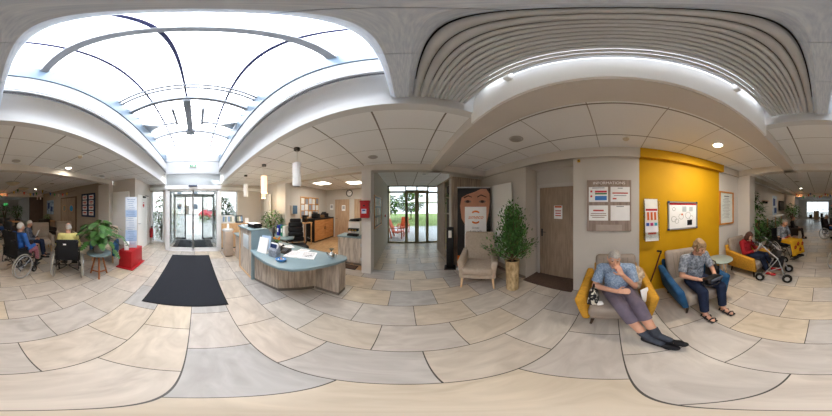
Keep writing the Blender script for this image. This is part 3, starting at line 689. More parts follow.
for i,(x,y,rz,lb) in enumerate(((-2.16,1.20,18,'upright white brochure stand in front of the raised counter'),(-2.30,1.33,30,'pale blue brochure stand against the raised counter side'))):
    t = on('brochure_stand',lb,'brochure stand',(x,y,z),R(rz),'brochure stands on the desk')
    part('stand', MB().hexa([(-.11,-.07,0),(.11,-.07,0),(.11,.06,0),(-.11,.06,0),(-.11,-.075,.02),(.11,-.075,.02),(.11,.06,.02),(-.11,.06,.02)]), white_m, t)
    part('brochure', MB().box((0,-.01,.15),(.22,.02,.29),(R(-16),0,0)), paper_m if i==0 else mat('pale_blue_sheet','b9cfe8',.6), t)
paper('loose white sheet behind the telephone on the desk',-1.75,1.80,R(15)); paper('loose white sheet beside the register on the back of the desk',-2.2,1.78,R(-20)); paper('loose sheet under the raised counter on the desk top',-2.45,1.72,R(8))
tr = on('document_tray','black document tray stack on the raised counter','tray',(-2.65,1.25,1.165),R(5))
for k in range(3): part('tray', MB().box((0,0,.012+k*.035),(.30,.2,.008)).box((-.148,0,.02+k*.035),(.006,.2,.026)).box((.148,0,.02+k*.035),(.006,.2,.026)).box((0,.098,.02+k*.035),(.3,.006,.026)), black_m, tr)
part('papers', MB().box((0,-.01,.095),(.25,.19,.02)), paper_m, tr)
fo = on('folder','flat stack of white folders on the raised counter beside the trays','folder',(-3.0,1.24,1.165),R(-6)); part('sheet', MB().box((0,0,.01),(.24,.31,.02),None,.002), paper_m, fo); part('cover', MB().box((.01,0,.024),(.24,.30,.006)), mat('grey_folder','b8c4c9',.6), fo)
for i,(x,y,c,lb) in enumerate(((-3.35,2.45,'3542a8','blue ring binder'),(-3.22,2.50,'2f8a6a','green ring binder'),(-3.08,2.47,'e9e8e4','white ring binder'))):
    t = on('ring_binder',lb+' standing on the rear desk','binder',(x,y,.75),R(20),'binders on the rear desk'); part('cover', MB().box((0,0,.16),(.075,.25,.32),None,.004), mat('binder_'+c,c,.5), t); part('spine_label', MB().box((0,-.126,.17),(.045,.003,.12)), paper_m, t)
mo = on('monitor','black computer monitor on the rear reception desk','monitor',(-2.62,1.72,z),R(150))
part('screen', MB().box((0,0,.27),(.46,.03,.28),None,.006), black_m, mo); part('stand', MB().box((0,.03,.09),(.05,.03,.18)).box((0,.02,.008),(.2,.16,.016),None,.004), black_m, mo); part('display', MB().box((0,-.017,.275),(.43,.003,.245)), mat('screen_glass','20262e',.1), mo)
fw = on('flower_arrangement','small red and yellow flower arrangement beside the raised counter','flowers',(-2.30,1.60,z))
part('vase', MB().lathe([(.04,0),(.05,.05),(.04,.1)]), mat('green_vase','2e6e4e',.4), fw)
lf=MB(); fr=MB()
for i in range(14):
    a=i*2.4; lf.leaf((0,0,.09),(math.cos(a),math.sin(a),1+.1*(i%4)),.14,.035,.25); 
    if i%2==0: fr.ell((.07*math.cos(a),.07*math.sin(a),.19+.02*(i%3)),(.02,.02,.015),None,8,5)
part('leaves', lf, green_m, fw); part('blossom', fr, mat('red_blossom','c03a34',.6,var=.1,col2='e0a830',scale=14), fw)
# office chair
oc = thing('office_chair','black leather office chair behind the reception desk','chair',(-2.72,2.62,0),R(60))
lea = mat('black_leather','1c1d22',.4,var=.2)
part('seat', MB().box((0,0,.48),(.52,.5,.11),None,.04,3), lea, oc)
bb = MB()
for k in range(4): bb.box((0,.24+.02*k,.64+.15*k),(.50-.02*k,.11,.165),(R(-8),0,0),.045,3)
part('backrest', bb, lea, oc); part('headrest', MB().box((0,.325,1.20),(.36,.1,.16),(R(-8),0,0),.045,3), lea, oc)
for s in (-1,1): part('armrest', MB().tube([(s*.26,.1,.5),(s*.31,.1,.62),(s*.31,-.02,.68)],.018).box((s*.31,-.02,.70),(.07,.28,.04),None,.015), black_m, oc)
part('column', MB().cyl((0,0,.1),.03,.33), dark_m, oc)
bs = MB()
for k in range(5):
    a=k*2*PI/5; bs.tube([(0,0,.11),(.29*math.cos(a),.29*math.sin(a),.075)],[.028,.018]); part('castor', MB().ell((.29*math.cos(a),.29*math.sin(a),.032),(.032,.032,.032),None,10,8), black_m, oc)
part('base', bs, black_m, oc)
# plant behind the desk, counter by the window, beige bin
dp = bush('ficus','leafy green ficus in a white pot behind the reception desk','plant',(-3.92,2.52,.75),.33,.40,240,dgreen_m,.17,.07); part('pot', MB().lathe([(.10,0),(.13,.16),(.12,.16),(.10,.13)]), white_m, dp)
lc = thing('leaflet_counter','light wood counter cabinet under the window beside the sliding door','cabinet',(-5.2,1.42,0),R(90))
part('body', MB().span((-.48,-.28,.05),(.7,.28,.97)), beech_m, lc, smooth=False); part('plinth', MB().span((-.46,-.25,0),(.68,.25,.05)), dark_m, lc); part('top', MB().span((-.5,-.3,.97),(.72,.3,1.0),.004), beech_m, lc)
dn = MB().span((-.46,-.29,.08),(-.0,-.28,.95)).span((.02,-.29,.08),(.46,-.29,.95)); part('door', MB().span((-.46,-.292,.08),(.1,-.28,.95)), beech_m, lc); part('door', MB().span((.11,-.292,.08),(.68,-.28,.95)), beech_m, lc)
for i,(y,lb,c) in enumerate(((1.08,'white leaflet rack on the wood counter, beside the sliding door','e9eaec'),(1.36,'white leaflet rack in the middle of the wood counter','e3e6ea'),(1.72,'dark leaflet rack at the far end of the wood counter','4a5058'))):
    t = thing('leaflet_rack',lb,'leaflet rack',(-5.12,y,1.0),R(70+10*i),'leaflet racks on the wood counter')
    part('frame', MB().hexa([(-.14,-.1,0),(.14,-.1,0),(.14,.12,0),(-.14,.12,0),(-.14,.02,.30),(.14,.02,.30),(.14,.12,.30),(-.14,.12,.30)],.004), mat('rack_'+c,c,.5), t)
    for k in range(3): part('leaflet', MB().box((-.08+.08*k,-.06,.16),(.07,.012,.2),(R(-22),0,0)), mat(('lf_w','lf_b','lf_g')[(k+i)%3],('f1efe9','8fb0d8','9aa79a')[(k+i)%3],.6), t)
tb = thing('pedestal_bin','narrow beige pedestal unit with round lid near the raised counter','bin',(-4.22,1.02,0),R(90))
part('body', MB().span((-.13,-.2,.03),(.13,.2,.84),.01), mat('beige_laminate','b8a898',.5), tb); part('lid', MB().lathe([(.17,.84),(.19,.86),(.19,.90),(.17,.91)],(0,0,0),24), mat('pale_grey','cfd0d0',.4), tb); part('plinth', MB().span((-.11,-.17,0),(.11,.17,.03)), dark_m, tb)
bt = thing('sanitiser_bottle','white pump bottle standing on the beige pedestal unit','bottle',(-4.2,1.02,.91)); part('body', MB().lathe([(.035,0),(.04,.02),(.04,.15),(.015,.18)]), white_m, bt); part('pump', MB().cyl((0,0,.18),.01,.05).box((.02,0,.23),(.06,.015,.012)), white_m, bt)
cr_ = on('card_holder','small white card holder at the back of the window counter','card holder',(-4.95,1.98,1.0),R(80)); part('card', MB().box((0,0,.1),(.15,.008,.2),(R(-10),0,0)), paper_m, cr_); part('foot', MB().box((0,0,.006),(.16,.08,.012)), white_m, cr_)
# pendants
def pendant(label, x, y, m, lit):
    t = thing('pendant_lamp', label, 'lamp', (x,y,ZC), 0, 'pendant lamps over the desk')
    part('canopy', MB().lathe([(.05,-.045),(.05,0)]), dark_m, t)
    part('cord', MB().tube([(0,0,-.04),(0,0,-.28)],.004,6), white_m, t)
    sh = part('lamp_shade', MB().lathe([(.066,-.68),(.07,-.68),(.07,-.29),(.02,-.285),(.02,-.29),(.064,-.295),(.064,-.68)],(0,0,0),28,None,False), m, t)
    part('bulb', MB().ell((0,0,-.45),(.03,.03,.045)), mat('bulb_lit','ffd9a0',.4,emit=6) if lit else mat('bulb_off','f0eeea',.4), t)
    if lit:
        la = bpy.data.lights.new('pendant_light','POINT'); la.energy = 14; la.color = (1,.8,.55); la.shadow_soft_size = .05
        link(bpy.data.objects.new('pendant_light',la), t).location = (0,0,-.72)
opal = mat('opal_shade','efedea',.4,var=.02); opl = mat('opal_lit','ffd7ae',.4,var=.03,emit=.9)
pendant('large unlit white cylinder pendant over the open register',-1.54,1.46,opal,0); pendant('warmly lit cylinder pendant over the raised counter',-2.64,1.48,opl,1)
pendant('small unlit white pendant before the window',-3.78,1.48,opal,0); pendant('smaller warmly lit pendant behind the raised counter, by the wall',-4.05,2.25,opl,1)
# ---------------------------------------------------------------- office
oc2 = thing('tambour_cabinet','low black cabinet with orange wood tambour doors in the office','cabinet',(-3.94,5.4,0),R(90))
part('carcass', MB().span((-.84,-.24,.03),(.84,.24,1.08)), black_m, oc2); part('top', MB().span((-.86,-.26,1.08),(.86,.25,1.11)), black_m, oc2)
org = wood('orange_beech','a87040','c28a56',.5,'X')
for s in (-1,1):
    dd = part('door', MB().span((min(s*.01,s*.80),-.255,.08),(max(s*.01,s*.80),-.24,1.04)), org, oc2); part('handle', MB().box((s*.05,-.262,.62),(.03,.012,.14),None,.004), black_m, dd)
for i,(y,lb) in enumerate(((5.0,'black coffee machine at the near end of the office cabinet'),(5.75,'black printer at the far end of the office cabinet'))):
    t = on('office_machine',lb,'machine',(-3.95,y,1.11),R(90)); part('housing', MB().box((0,0,.11),(.3,.3,.22),None,.02), black_m, t); part('tray', MB().box((0,-.19,.05),(.22,.1,.02)), dark_m, t); part('lid', MB().box((0,.04,.25),(.2,.18,.07),None,.015), dark_m, t)
for i in range(3):
    t = on('small_jar',('brown jar beside the black coffee machine in the office','middle brown jar between the office machines','brown jar by the office printer')[i],'jar',(-3.85,5.28+.12*i,1.11),0,'jars on the office cabinet'); part('jar', MB().lathe([(.035,0),(.04,.02),(.04,.13),(.03,.15)]), mat('jar_brown','7a5a3a',.4), t); part('lid', MB().cyl((0,0,.15),.034,.02), dark_m, t)
cb = thing('cork_board','cork board crowded with pinned sheets on the office wall','notice board',(-4.19,4.85,1.62),R(90))
part('cork', MB().box((0,-.008,0),(1.30,.016,.98)), mat('cork','b5834e',.9,var=.15,scale=40), cb); part('frame', MB().box((0,-.012,.49),(1.34,.024,.03)).box((0,-.012,-.49),(1.34,.024,.03)).box((-.655,-.012,0),(.03,.024,.98)).box((.655,-.012,0),(.03,.024,.98)), beech_m, cb)
rnd = random.Random(11)
for i in range(5):
    for k in range(3):
        part('pinned_sheet', MB().box((-.52+.26*i+rnd.uniform(-.02,.02),-.02,.30-.3*k+rnd.uniform(-.03,.03)),(.2,.004,.26),(0,rnd.uniform(-.06,.06),0)), mat(('sh_w','sh_b','sh_g')[(i*2+k)%3],('e9e7e2','cfd6df','8d8f96')[(i*2+k)%3],.8), cb)
pc = on('paper_dispenser','blue-fronted paper towel dispenser on the office wall by the cork board','dispenser',(-4.19,3.75,1.35),R(90)); part('housing', MB().box((0,-.07,.18),(.28,.14,.36),None,.02), mat('tinted_blue','4d6a86',.3), pc); part('side', MB().box((.145,-.07,.18),(.015,.13,.35)), white_m, pc); part('side', MB().box((-.145,-.07,.18),(.015,.13,.35)), white_m, pc)
mcb = on('coffee_table','small wooden table in front of the office wall','table',(-3.85,3.95,0),R(90)); part('top', MB().box((0,0,.98),(.8,.45,.03)), oak_m, mcb)
for s in (-1,1):
    for q in (-1,1): part('leg', MB().box((s*.36,q*.19,.485),(.04,.04,.965)), oak_m, mcb)
kt = on('coffee_maker','dark coffee maker on the small office table','coffee maker',(-3.85,4.15,.995),R(90)); part('housing', MB().box((0,.03,.15),(.2,.14,.3),None,.015).box((0,-.05,.27),(.2,.14,.06),None,.01).box((0,-.04,.015),(.2,.2,.03)), black_m, kt); part('jug', MB().lathe([(.05,.03),(.07,.08),(.06,.16),(.05,.17)],(0,-.06,0)), mat('jug_glass','3c2a20',.1), kt)
ck = thing('wall_clock','round black-rimmed clock high on the office back wall','clock',(-2.77,6.3,2.37),0)
part('rim', MB().ring((0,-.03,0),.165,.022,'Y'), black_m, ck); part('dial', MB().tube([(0,0,0),(0,-.025,0)],.16,32), paper_m, ck)
nm = MB()
for k in range(12): a=k*PI/6; nm.box((.125*math.sin(a),-.027,.125*math.cos(a)),(.012,.003,.03),(0,a,0))
split_loose(part('numeral', nm, black_m, ck)); part('hand', MB().box((.03,-.03,.02),(.012,.003,.09),(0,.9,0)), black_m, ck); part('hand', MB().box((-.03,-.031,.04),(.009,.003,.12),(0,-.6,0)), black_m, ck)
nt_ = tag(obj('door_sheet', MB().box((0,0,0),(.21,.004,.3)), paper_m, loc=(-3.1,6.272,1.6)), 'white sheet taped on the office back door','notice'); part('print', MB().box((0,-.003,.02),(.14,.002,.16)), mat('grey_print','a9abb0',.8), nt_)
sp = tag(obj('wall_sheet', MB().box((0,0,0),(.21,.004,.3)), paper_m, loc=(-3.85,6.29,1.65)), 'white sheet pinned on the wall beside the office door','notice'); part('print', MB().box((0,-.003,.02),(.14,.002,.16)), mat('grey_print','a9abb0',.8), sp)
def panel_light(label,x,y):
    t = thing('ceiling_light', label, 'ceiling light', (x,y,ZC-.02), 0, 'square office ceiling lights')
    part('frame', MB().span((-.31,-.31,-.02),(.31,-.28,0)).span((-.31,.28,-.02),(.31,.31,0)).span((-.31,-.28,-.02),(-.28,.28,0)).span((.28,-.28,-.02),(.31,.28,0)), white_m, t)
    part('diffuser', MB().span((-.28,-.28,-.012),(.28,.28,-.002)), mat('lit_panel','fff6e4',.5,var=.01,emit=5), t)
    la = bpy.data.lights.new('panel_light','AREA'); la.size = .55; la.energy = 11; la.color = (1,.95,.86); link(bpy.data.objects.new('panel_light',la), t).location = (0,0,-.03)
panel_light('square lit ceiling panel nearer the cork board in the office',-3.08,4.3); panel_light('square lit ceiling panel nearer the wall clock in the office',-1.88,4.8)
sc = thing('side_cupboard','small bleached wood cupboard with hinges beside the column','cupboard',(-1.40,3.42,0),R(0))
part('carcass', MB().span((-.36,-.2,.08),(.36,.25,.80)), bleach_m, sc, smooth=False); part('plinth', MB().span((-.34,-.17,0),(.34,.23,.08)), mat('kick_grey','7d7670',.6), sc); part('top', MB().span((-.39,-.23,.80),(.38,.27,.835),.008), bluetop_m, sc)
dd = part('door', MB().span((-.34,-.215,.1),(.34,-.2,.78)), bleach_m, sc, smooth=False)
for zz in (.22,.62): part('hinge', MB().box((.33,-.222,zz),(.06,.02,.09),None,.004), alu_m, dd)
cm = on('espresso_machine','white and black espresso machine on the small cupboard','coffee machine',(-1.36,3.45,.835))
part('body', MB().box((0,.06,.2),(.34,.24,.40),None,.02), white_m, cm); part('drip_tray', MB().box((0,-.1,.03),(.3,.2,.06),None,.008), black_m, cm); part('head', MB().box((0,-.09,.17),(.3,.12,.07),None,.01), black_m, cm); part('lid', MB().hexa([(-.16,-.08,.40),(.16,-.08,.40),(.16,.16,.40),(-.16,.16,.40),(-.13,-.02,.45),(.15,-.02,.49),(.15,.14,.49),(-.13,.14,.45)],.01), black_m, cm); split_loose(part('spout', MB().tube([(-.04,-.12,.14),(-.04,-.12,.10)],.012).tube([(.04,-.12,.14),(.04,-.12,.10)],.012), alu_m, cm))
split_loose(part('capsule', MB().box((-.08,-.155,.16),(.05,.01,.03)).box((0,-.155,.16),(.05,.01,.03)).box((.08,-.155,.16),(.05,.01,.03)), mat('capsule_gold','c9a24a',.3,.5), cm))
mat_rug('dark_mat','dark brown mat on the floor in front of the small cupboard',-2.3,2.95,-1.15,3.2,0,mat('brown_matting','5d4a3f',.9))
fb = thing('first_aid_box','red wall box with blue and white label on the column','wall box',(-.86,2.86,1.55))
part('housing', MB().box((0,-.06,0),(.20,.12,.34),None,.015), red_m, fb); part('top', MB().box((0,-.06,.19),(.22,.13,.05),None,.012), red_m, fb); part('label', MB().box((-.005,-.123,-.02),(.11,.004,.10)), mat('label_blue','c8d3e8',.5), fb); part('label_print', MB().box((-.005,-.126,-.0),(.07,.003,.03)), mat('print_navy','3a5f9d',.6), fb); part('latch', MB().box((0,-.125,.1),(.04,.015,.03)), black_m, fb)
# corridor
cf = thing('photo_frame','black framed photo collage on the corridor wall','picture',(-.75,3.72,1.5),R(90))
part('frame', MB().box((0,-.012,.42),(1.02,.024,.03)).box((0,-.012,-.42),(1.02,.024,.03)).box((-.5,-.012,0),(.03,.024,.86)).box((.5,-.012,0),(.03,.024,.86)), oak_m, cf)
part('backing', MB().box((0,-.006,0),(.98,.01,.82)), black_m, cf)
for i in range(4):
    for k in range(3): part('photo', MB().box((-.36+.24*i,-.014,.26-.26*k),(.19,.004,.2)), mat(('ph_a','ph_b','ph_c')[(i+k)%3],('cfc9b8','9aa38f','b59f85')[(i+k)%3],.5,var=.3,scale=14), cf)
sw = tag(obj('alarm_button', MB().box((0,0,0),(.09,.04,.09),None,.006), red_m, loc=(-.735,5.1,1.3), rz=R(90)),'small red alarm button on the corridor wall','alarm button'); part('face', MB().box((0,-.022,0),(.05,.004,.05)), white_m, sw)
vt = tag(obj('air_vent', MB().lathe([(.10,-.02),(.12,-.005),(.12,0)]), white_m, loc=(.56,3.76,ZC-.02)),'round white air vent in the corridor ceiling','vent'); part('cone', MB().lathe([(.0001,-.035),(.06,-.02)]), alu_m, vt)
wc = thing('shelf_cabinet','tall grey oak cabinet with open niches at the corridor corner','cabinet',(1.22,3.28,0))
part('front', MB().span((0,-.02,0),(.90,.0,2.42)), bleachd_m, wc, smooth=False); part('side', MB().span((0,0,0),(.03,.06,2.42)).span((0,.62,0),(.03,1.55,2.42)), bleachd_m, wc, smooth=False)
part('top', MB().span((-.02,-.03,2.39),(.9,1.56,2.44)), bleachd_m, wc, smooth=False); part('back', MB().span((.32,0,0),(.34,1.4,2.4)), mat('dark_niche','5f5249',.7), wc)
for zz in (.05,.45,.95,1.42,1.9): part('shelf', MB().span((0.0,.04,zz),(.33,.64,zz+.03)), bleachd_m, wc)
np_ = thing('trailing_plant','small trailing green plant in the upper niche of the oak cabinet','plant',(1.28,3.58,1.93)); part('pot', MB().lathe([(.05,0),(.07,.1),(.06,.1)]), dark_m, np_)
lf=MB(); rnd=random.Random(2)
for i in range(60): a=rnd.uniform(0,2*PI); lf.leaf((.05*math.cos(a)-.02,.06*math.sin(a),.1-rnd.uniform(0,.3)*(math.cos(a)<0)),(math.cos(a),math.sin(a),.1),.1,.04,.5,seg=2)
part('leaves', lf, dgreen_m, np_)
hs = thing('sanitiser_stand','slim black stand with white front bottle beside the oak cabinet','stand',(1.12,3.12,0),R(-20)); part('post', MB().span((-.09,-.05,.02),(.09,.05,1.12),.006), black_m, hs); part('foot', MB().span((-.14,-.14,0),(.14,.14,.02)), black_m, hs); part('bottle', MB().box((0,-.07,.95),(.08,.04,.18),None,.01), white_m, hs)
# banner
bn = thing('roller_banner','roller banner with a woman\'s face and white panel behind the beige armchair','banner',(1.60,2.76,0),face((-.5,-.87)))
part('base', MB().box((0,0,.04),(.84,.16,.08),None,.015), alu_m, bn); part('pole', MB().tube([(0,.03,.08),(0,.03,2.08)],.012), alu_m, bn)
part('sheet', MB().box((0,-.0,1.08),(.80,.004,2.02)), black_m, bn)
part('top_rail', MB().box((0,0,2.10),(.82,.03,.03),None,.006), alu_m, bn)
fs = mat('print_skin','c08a70',.6,var=.12,scale=4)
fc = [(-.30,.30),(-.335,.60),(-.30,.80),(-.16,.88),(.02,.94),(.16,1.01),(.30,1.01),(.375,.9),(.385,.72),(.36,.45),(.30,.15),(.05,.0),(-.20,.12)]
def flat(pts,y,x0=0,z0=0): return MB().prism(pts,0,.0015,0,2,M.Translation((x0,y,z0)) @ M(((1,0,0,0),(0,0,-1,0),(0,1,0,0),(0,0,0,1))))
def disc(x,z,rx,rz,y,n=20): return flat([(rx*math.cos(2*PI*i/n),rz*math.sin(2*PI*i/n)) for i in range(n)],y,x,z)
part('printed_face', flat(fc,-.0022,0,1.05), fs, bn)
split_loose(part('printed_brow', flat([(-.24,.0),(-.14,.05),(-.05,.02),(-.05,.04),(-.14,.08),(-.25,.03)],-.0040,0,1.83).add(*(lambda m_: (m_.v,m_.f))(flat([(.08,.02),(.17,.07),(.30,.02),(.30,.045),(.17,.10),(.08,.05)],-.0040,0,1.83))), mat('print_brow','2e1d18',.6), bn))
for x_ in (-.15,.20):
    e_ = part('printed_eye', disc(x_,1.755,.085,.034,-.0040), mat('print_white','7d6a62',.6), bn); part('printed_iris', disc(x_,1.757,.042,.034,-.0056), mat('print_brow','2e1d18',.6), e_)
part('printed_panel', flat([(-.22,0),(.30,0),(.30,1.05),(-.22,1.05)],-.0075,0,.58), paper_m, bn)
ob = mat('logo_orange','e0761f',.6)
part('orange_band', flat([(-.40,0),(.40,0),(.40,.26),(-.40,.30)],-.0040,0,.10), ob, bn)
text('ameco',.13,ob,bn,(.04,-.010,1.38),shear=.3,sx=1.05); part('logo_arc', flat([(.0+.1*math.cos(R(a)),.07*math.sin(R(a))) for a in range(20,161,14)]+[(.07*math.cos(R(a)),.04*math.sin(R(a))-.01) for a in range(160,19,-14)],-.010,.04,1.47), ob, bn); part('logo_arc', flat([(.1*math.cos(R(a)),.07*math.sin(R(a))) for a in range(200,341,14)]+[(.07*math.cos(R(a)),.04*math.sin(R(a))+.01) for a in range(340,199,-14)],-.010,.04,1.29), ob, bn)
text('Groupe',.055,ink_m,bn,(.04,-.010,1.12)); text('de soins, santé',.05,ink_m,bn,(.04,-.010,1.04))
# beige armchair
ac = thing('beige_armchair','beige upholstered armchair in front of the roller banner','armchair',(1.38,2.20,0),face((-.60,-.80)))
part('seat', MB().box((0,-.05,.40),(.54,.60,.15),None,.05,3), beige_m, ac); part('base', MB().box((0,0,.29),(.66,.62,.12),None,.03,2), beige_m, ac)
part('backrest', MB().hexa([(-.31,.18,.36),(.31,.18,.36),(.31,.34,.36),(-.31,.34,.36),(-.335,.33,1.06),(.335,.33,1.06),(.335,.45,1.06),(-.335,.45,1.06)],.06,4), beige_m, ac)
for s in (-1,1): part('arm', MB().hexa([(s*.26-.05,-.32,.25),(s*.26+.05,-.32,.25),(s*.28+.05,.3,.25),(s*.28-.05,.3,.25),(s*.31-.06,-.30,.60),(s*.31+.06,-.30,.60),(s*.31+.06,.36,.70),(s*.31-.06,.36,.70)],.045,4), beige_m, ac)
for s in (-1,1):
    part('leg', MB().cone((s*.27,-.27,.24),(s*.29,-.29,.0),.026,.016,12,(1,0)), beech_m, ac); part('leg', MB().cone((s*.26,.26,.24),(s*.28,.32,0),.026,.016,12,(1,0)), beech_m, ac)
# potted tree
pt = thing('potted_tree','bushy potted tree in a tall woven pot beside the door recess','plant',(1.68,1.58,0))
part('pot', MB().lathe([(.095,0),(.105,.01),(.125,.62),(.13,.65),(.115,.65),(.112,.60),(.0001,.60)],(0,0,0),26), mat('woven_bark','b29467',.8,var=.35,scale=22,stretch=(1,1,.4),bump=.6,col2='d6bd93'), pt)
part('soil', MB().lathe([(.112,.605),(.0001,.612)]), mat('soil','2a201a',.95), pt)
br_ = MB(); lf = MB(); rnd = random.Random(21)
for i in range(30):
    q = i/29; a = i*2.4; h = .86+.80*q; r = .44*(1-q)**.85*(.75+.25*math.sin(i*1.7))+.03
    p0 = V((0,0,.62+.45*q)); p2 = V((r*math.cos(a),r*math.sin(a),h)); p1 = p0.lerp(p2,.5)+V((0,0,.03))
    br_.tube([p0,p1,p2],[.012,.008,.004],6)
    for k in range(95):
        t_ = rnd.uniform(.25,1.05); c = p0.lerp(p2,t_)+V((rnd.gauss(0,.05),rnd.gauss(0,.05),rnd.gauss(.0,.045))); d = (p2-p0).normalized()+V((rnd.uniform(-.8,.8),rnd.uniform(-.8,.8),rnd.uniform(-.3,.8)))
        lf.leaf(c,d,rnd.uniform(.045,.08),.034,rnd.uniform(0,.4),seg=2)
br_.tube([(0,0,.6),(0,0,1.66)],[.02,.006],8)
part('branches', br_, mat('bark','6a5442',.9), pt); part('foliage', lf, dgreen_m, pt)
# ---------------------------------------------------------------- east wall boards
E_ = R(-90)
nb = tag(obj('door_notice', MB().box((0,0,0),(.19,.004,.28)), paper_m, loc=(2.556,1.11,1.51), rz=E_),'white notice with orange heading on the wooden door in the recess','notice')
part('heading', MB().box((0,-.003,.115),(.16,.002,.035)), mat('head_orange','d8642f',.6), nb); part('print', MB().box((0,-.003,.03),(.13,.002,.02)).box((0,-.003,-.02),(.12,.002,.02)).box((0,-.003,-.07),(.13,.002,.02)), mat('red_print','c04a44',.7), nb)
ib = thing('information_board','taupe wood-look information board with four white sheets','notice board',(2.145,.055,1.64),E_)
part('board', MB().box((0,-.01,0),(.72,.02,.84),None,.004), wood('board_wood','8e7d74','a5948b',.5), ib, smooth=False)
text('INFORMATIONS',.062,mat('sign_white','f6f3f0',.6),ib,(0,-.022,.365),sx=1.15)
gp = mat('print_grey2','9ea2aa',.8)
for k,(x_,z_) in enumerate(((-.17,.18),(.18,.18),(-.17,-.12),(.18,-.12))):
    s_ = part('sheet', MB().box((x_,-.023,z_),(.31,.004,.245)), paper_m, ib)
    if k==0:
        part('red_block', MB().box((x_+.04,-.026,z_+.045),(.19,.002,.03)), mat('bk_red','c8374c',.6), s_); part('green_block', MB().box((x_+.04,-.026,z_+.01),(.19,.002,.022)), mat('bk_green','2f8a5a',.6), s_); part('blue_block', MB().box((x_+.04,-.026,z_-.06),(.19,.002,.07)), mat('bk_blue','4a86d0',.6), s_)
        split_loose(part('key_block', MB().box((x_-.115,-.026,z_+.05),(.03,.002,.03)).box((x_-.115,-.026,z_-.03),(.03,.002,.03)), mat('bk_red','c8374c',.6), s_)); part('title', MB().box((x_,-.026,z_+.105),(.2,.002,.015)), gp, s_)
    if k==1:
        part('red_line', MB().box((x_,-.026,z_+.02),(.25,.002,.02)).box((x_-.09,-.026,z_-.07),(.06,.002,.02)), mat('red_print','c04a44',.7), s_); split_loose(part('title', MB().box((x_,-.026,z_+.1),(.08,.002,.014)).box((x_,-.026,z_-.02),(.2,.002,.012)), gp, s_))
    if k==2:
        part('red_line', MB().box((x_,-.026,z_+.04),(.17,.002,.022)), mat('red_print','c04a44',.7), s_); part('lines', MB().box((x_,-.026,z_-.01),(.25,.002,.012)).box((x_,-.026,z_-.04),(.26,.002,.012)).box((x_,-.026,z_-.07),(.2,.002,.012)), mat('faded_red','a8938f',.7), s_)
    if k==3: part('title', MB().box((x_,-.026,z_+.105),(.12,.002,.014)), gp, s_)
part('clear_pocket', MB().box((0,-.0215,-.36),(.42,.003,.10)), mat('pocket','b5a59c',.3), ib)
sn = tag(obj('wall_sensor', MB().box((0,0,0),(.045,.03,.05),None,.006), mat('sensor_yellow','c9a02a',.5), loc=(2.135,.555,2.42), rz=E_),'small yellow sensor high on the wall beside the door recess','sensor'); part('lens', MB().ell((0,-.017,0),(.01,.006,.01)), dark_m, sn)
br = thing('brochure_rack','clear wall rack of colourful brochures on the yellow wall','brochure rack',(2.15,-.64,1.06),E_)
clr = glass('acrylic',(.93,.95,.95),.12,.05)
part('rack', MB().box((0,-.008,.35),(.25,.008,.70)).box((-.125,-.05,.33),(.006,.09,.66)).box((.125,-.05,.33),(.006,.09,.66)).box((0,-.09,.07),(.25,.005,.14)), clr, br)
for k,(zz,c,cc) in enumerate(((.58,'ededea','e9e7e2'),(.42,'e6dfd6','d4622a'),(.25,'e9e6ee','4a62b8'),(.10,'f0efec','c84a3e'))):
    b_ = part('brochure', MB().box((0,-.03-.014*k,zz),(.22,.014,.22),(R(-8),0,0)), mat('br_'+c,c,.5), br)
    if k==1:
        for q in (-.06,0,.06): part('figure', MB().box((q,-.056,zz-.01),(.035,.004,.14),(R(-8),0,.0)), mat('pic_'+cc,cc,.6), b_)
        part('heading', MB().box((0,-.048,zz+.09),(.2,.004,.035),(R(-8),0,0)), mat('pic_red','b8222c',.6), b_)
    elif k==2:
        for q,cq in ((-.07,'3f62b8'),(0,'b8407a'),(.07,'3a9ab0')): part('picture', MB().box((q,-.069,zz+.02),(.05,.004,.05),(R(-8),0,0)), mat('pic_'+cq,cq,.6), b_)
    elif k: part('heading', MB().box((0,-.085,zz+.02),(.14,.004,.03),(R(-8),0,0)), mat('pic_'+cc,cc,.6), b_)
wb = thing('whiteboard','aluminium framed poster board with black square and small print','poster board',(2.15,-1.27,1.46),R(-90))
part('frame', MB().box((0,-.012,.245),(.62,.024,.025)).box((0,-.012,-.245),(.62,.024,.025)).box((-.305,-.012,0),(.025,.024,.5)).box((.305,-.012,0),(.025,.024,.5)), alu_m, wb)
part('sheet', MB().box((0,-.008,0),(.6,.012,.48)), paper_m, wb); part('red_band', MB().box((0,-.0155,.215),(.58,.003,.035)), mat('pic_red','b8222c',.6), wb)
split_loose(part('drawing', MB().box((.02,-.0155,.12),(.09,.003,.10)).box((.17,-.0155,.12),(.08,.003,.09)), mat('pale_print','c3ccd0',.7), wb))
sk = MB()
for x_,z_,r_ in ((-.2,-.06,.05),(-.14,-.1,.04),(-.05,-.02,.05),(.1,0,.06),(.18,-.05,.04),(-.2,.12,.03)): sk.ring((x_,-.016,z_),r_,.003,'Y',16,4)
split_loose(part('sketch', sk, mat('sketch_grey','8f958f',.7), wb)); part('dark_square', MB().box((.14,-.0155,-.14),(.11,.003,.10)), black_m, wb); part('spot', MB().box((-.03,-.017,.02),(.03,.003,.03)), mat('head_orange','d8642f',.6), wb)
for s in (-1,1):
    for q in (-1,1): part('corner', MB().box((s*.305,-.014,q*.245),(.035,.03,.035),None,.004), mat('blue_corner','39486b',.5), wb)
pf = thing('framed_menu','orange wood framed typed sheet on the pale wall past the yellow wall','picture',(2.15,-2.5,1.6),E_)
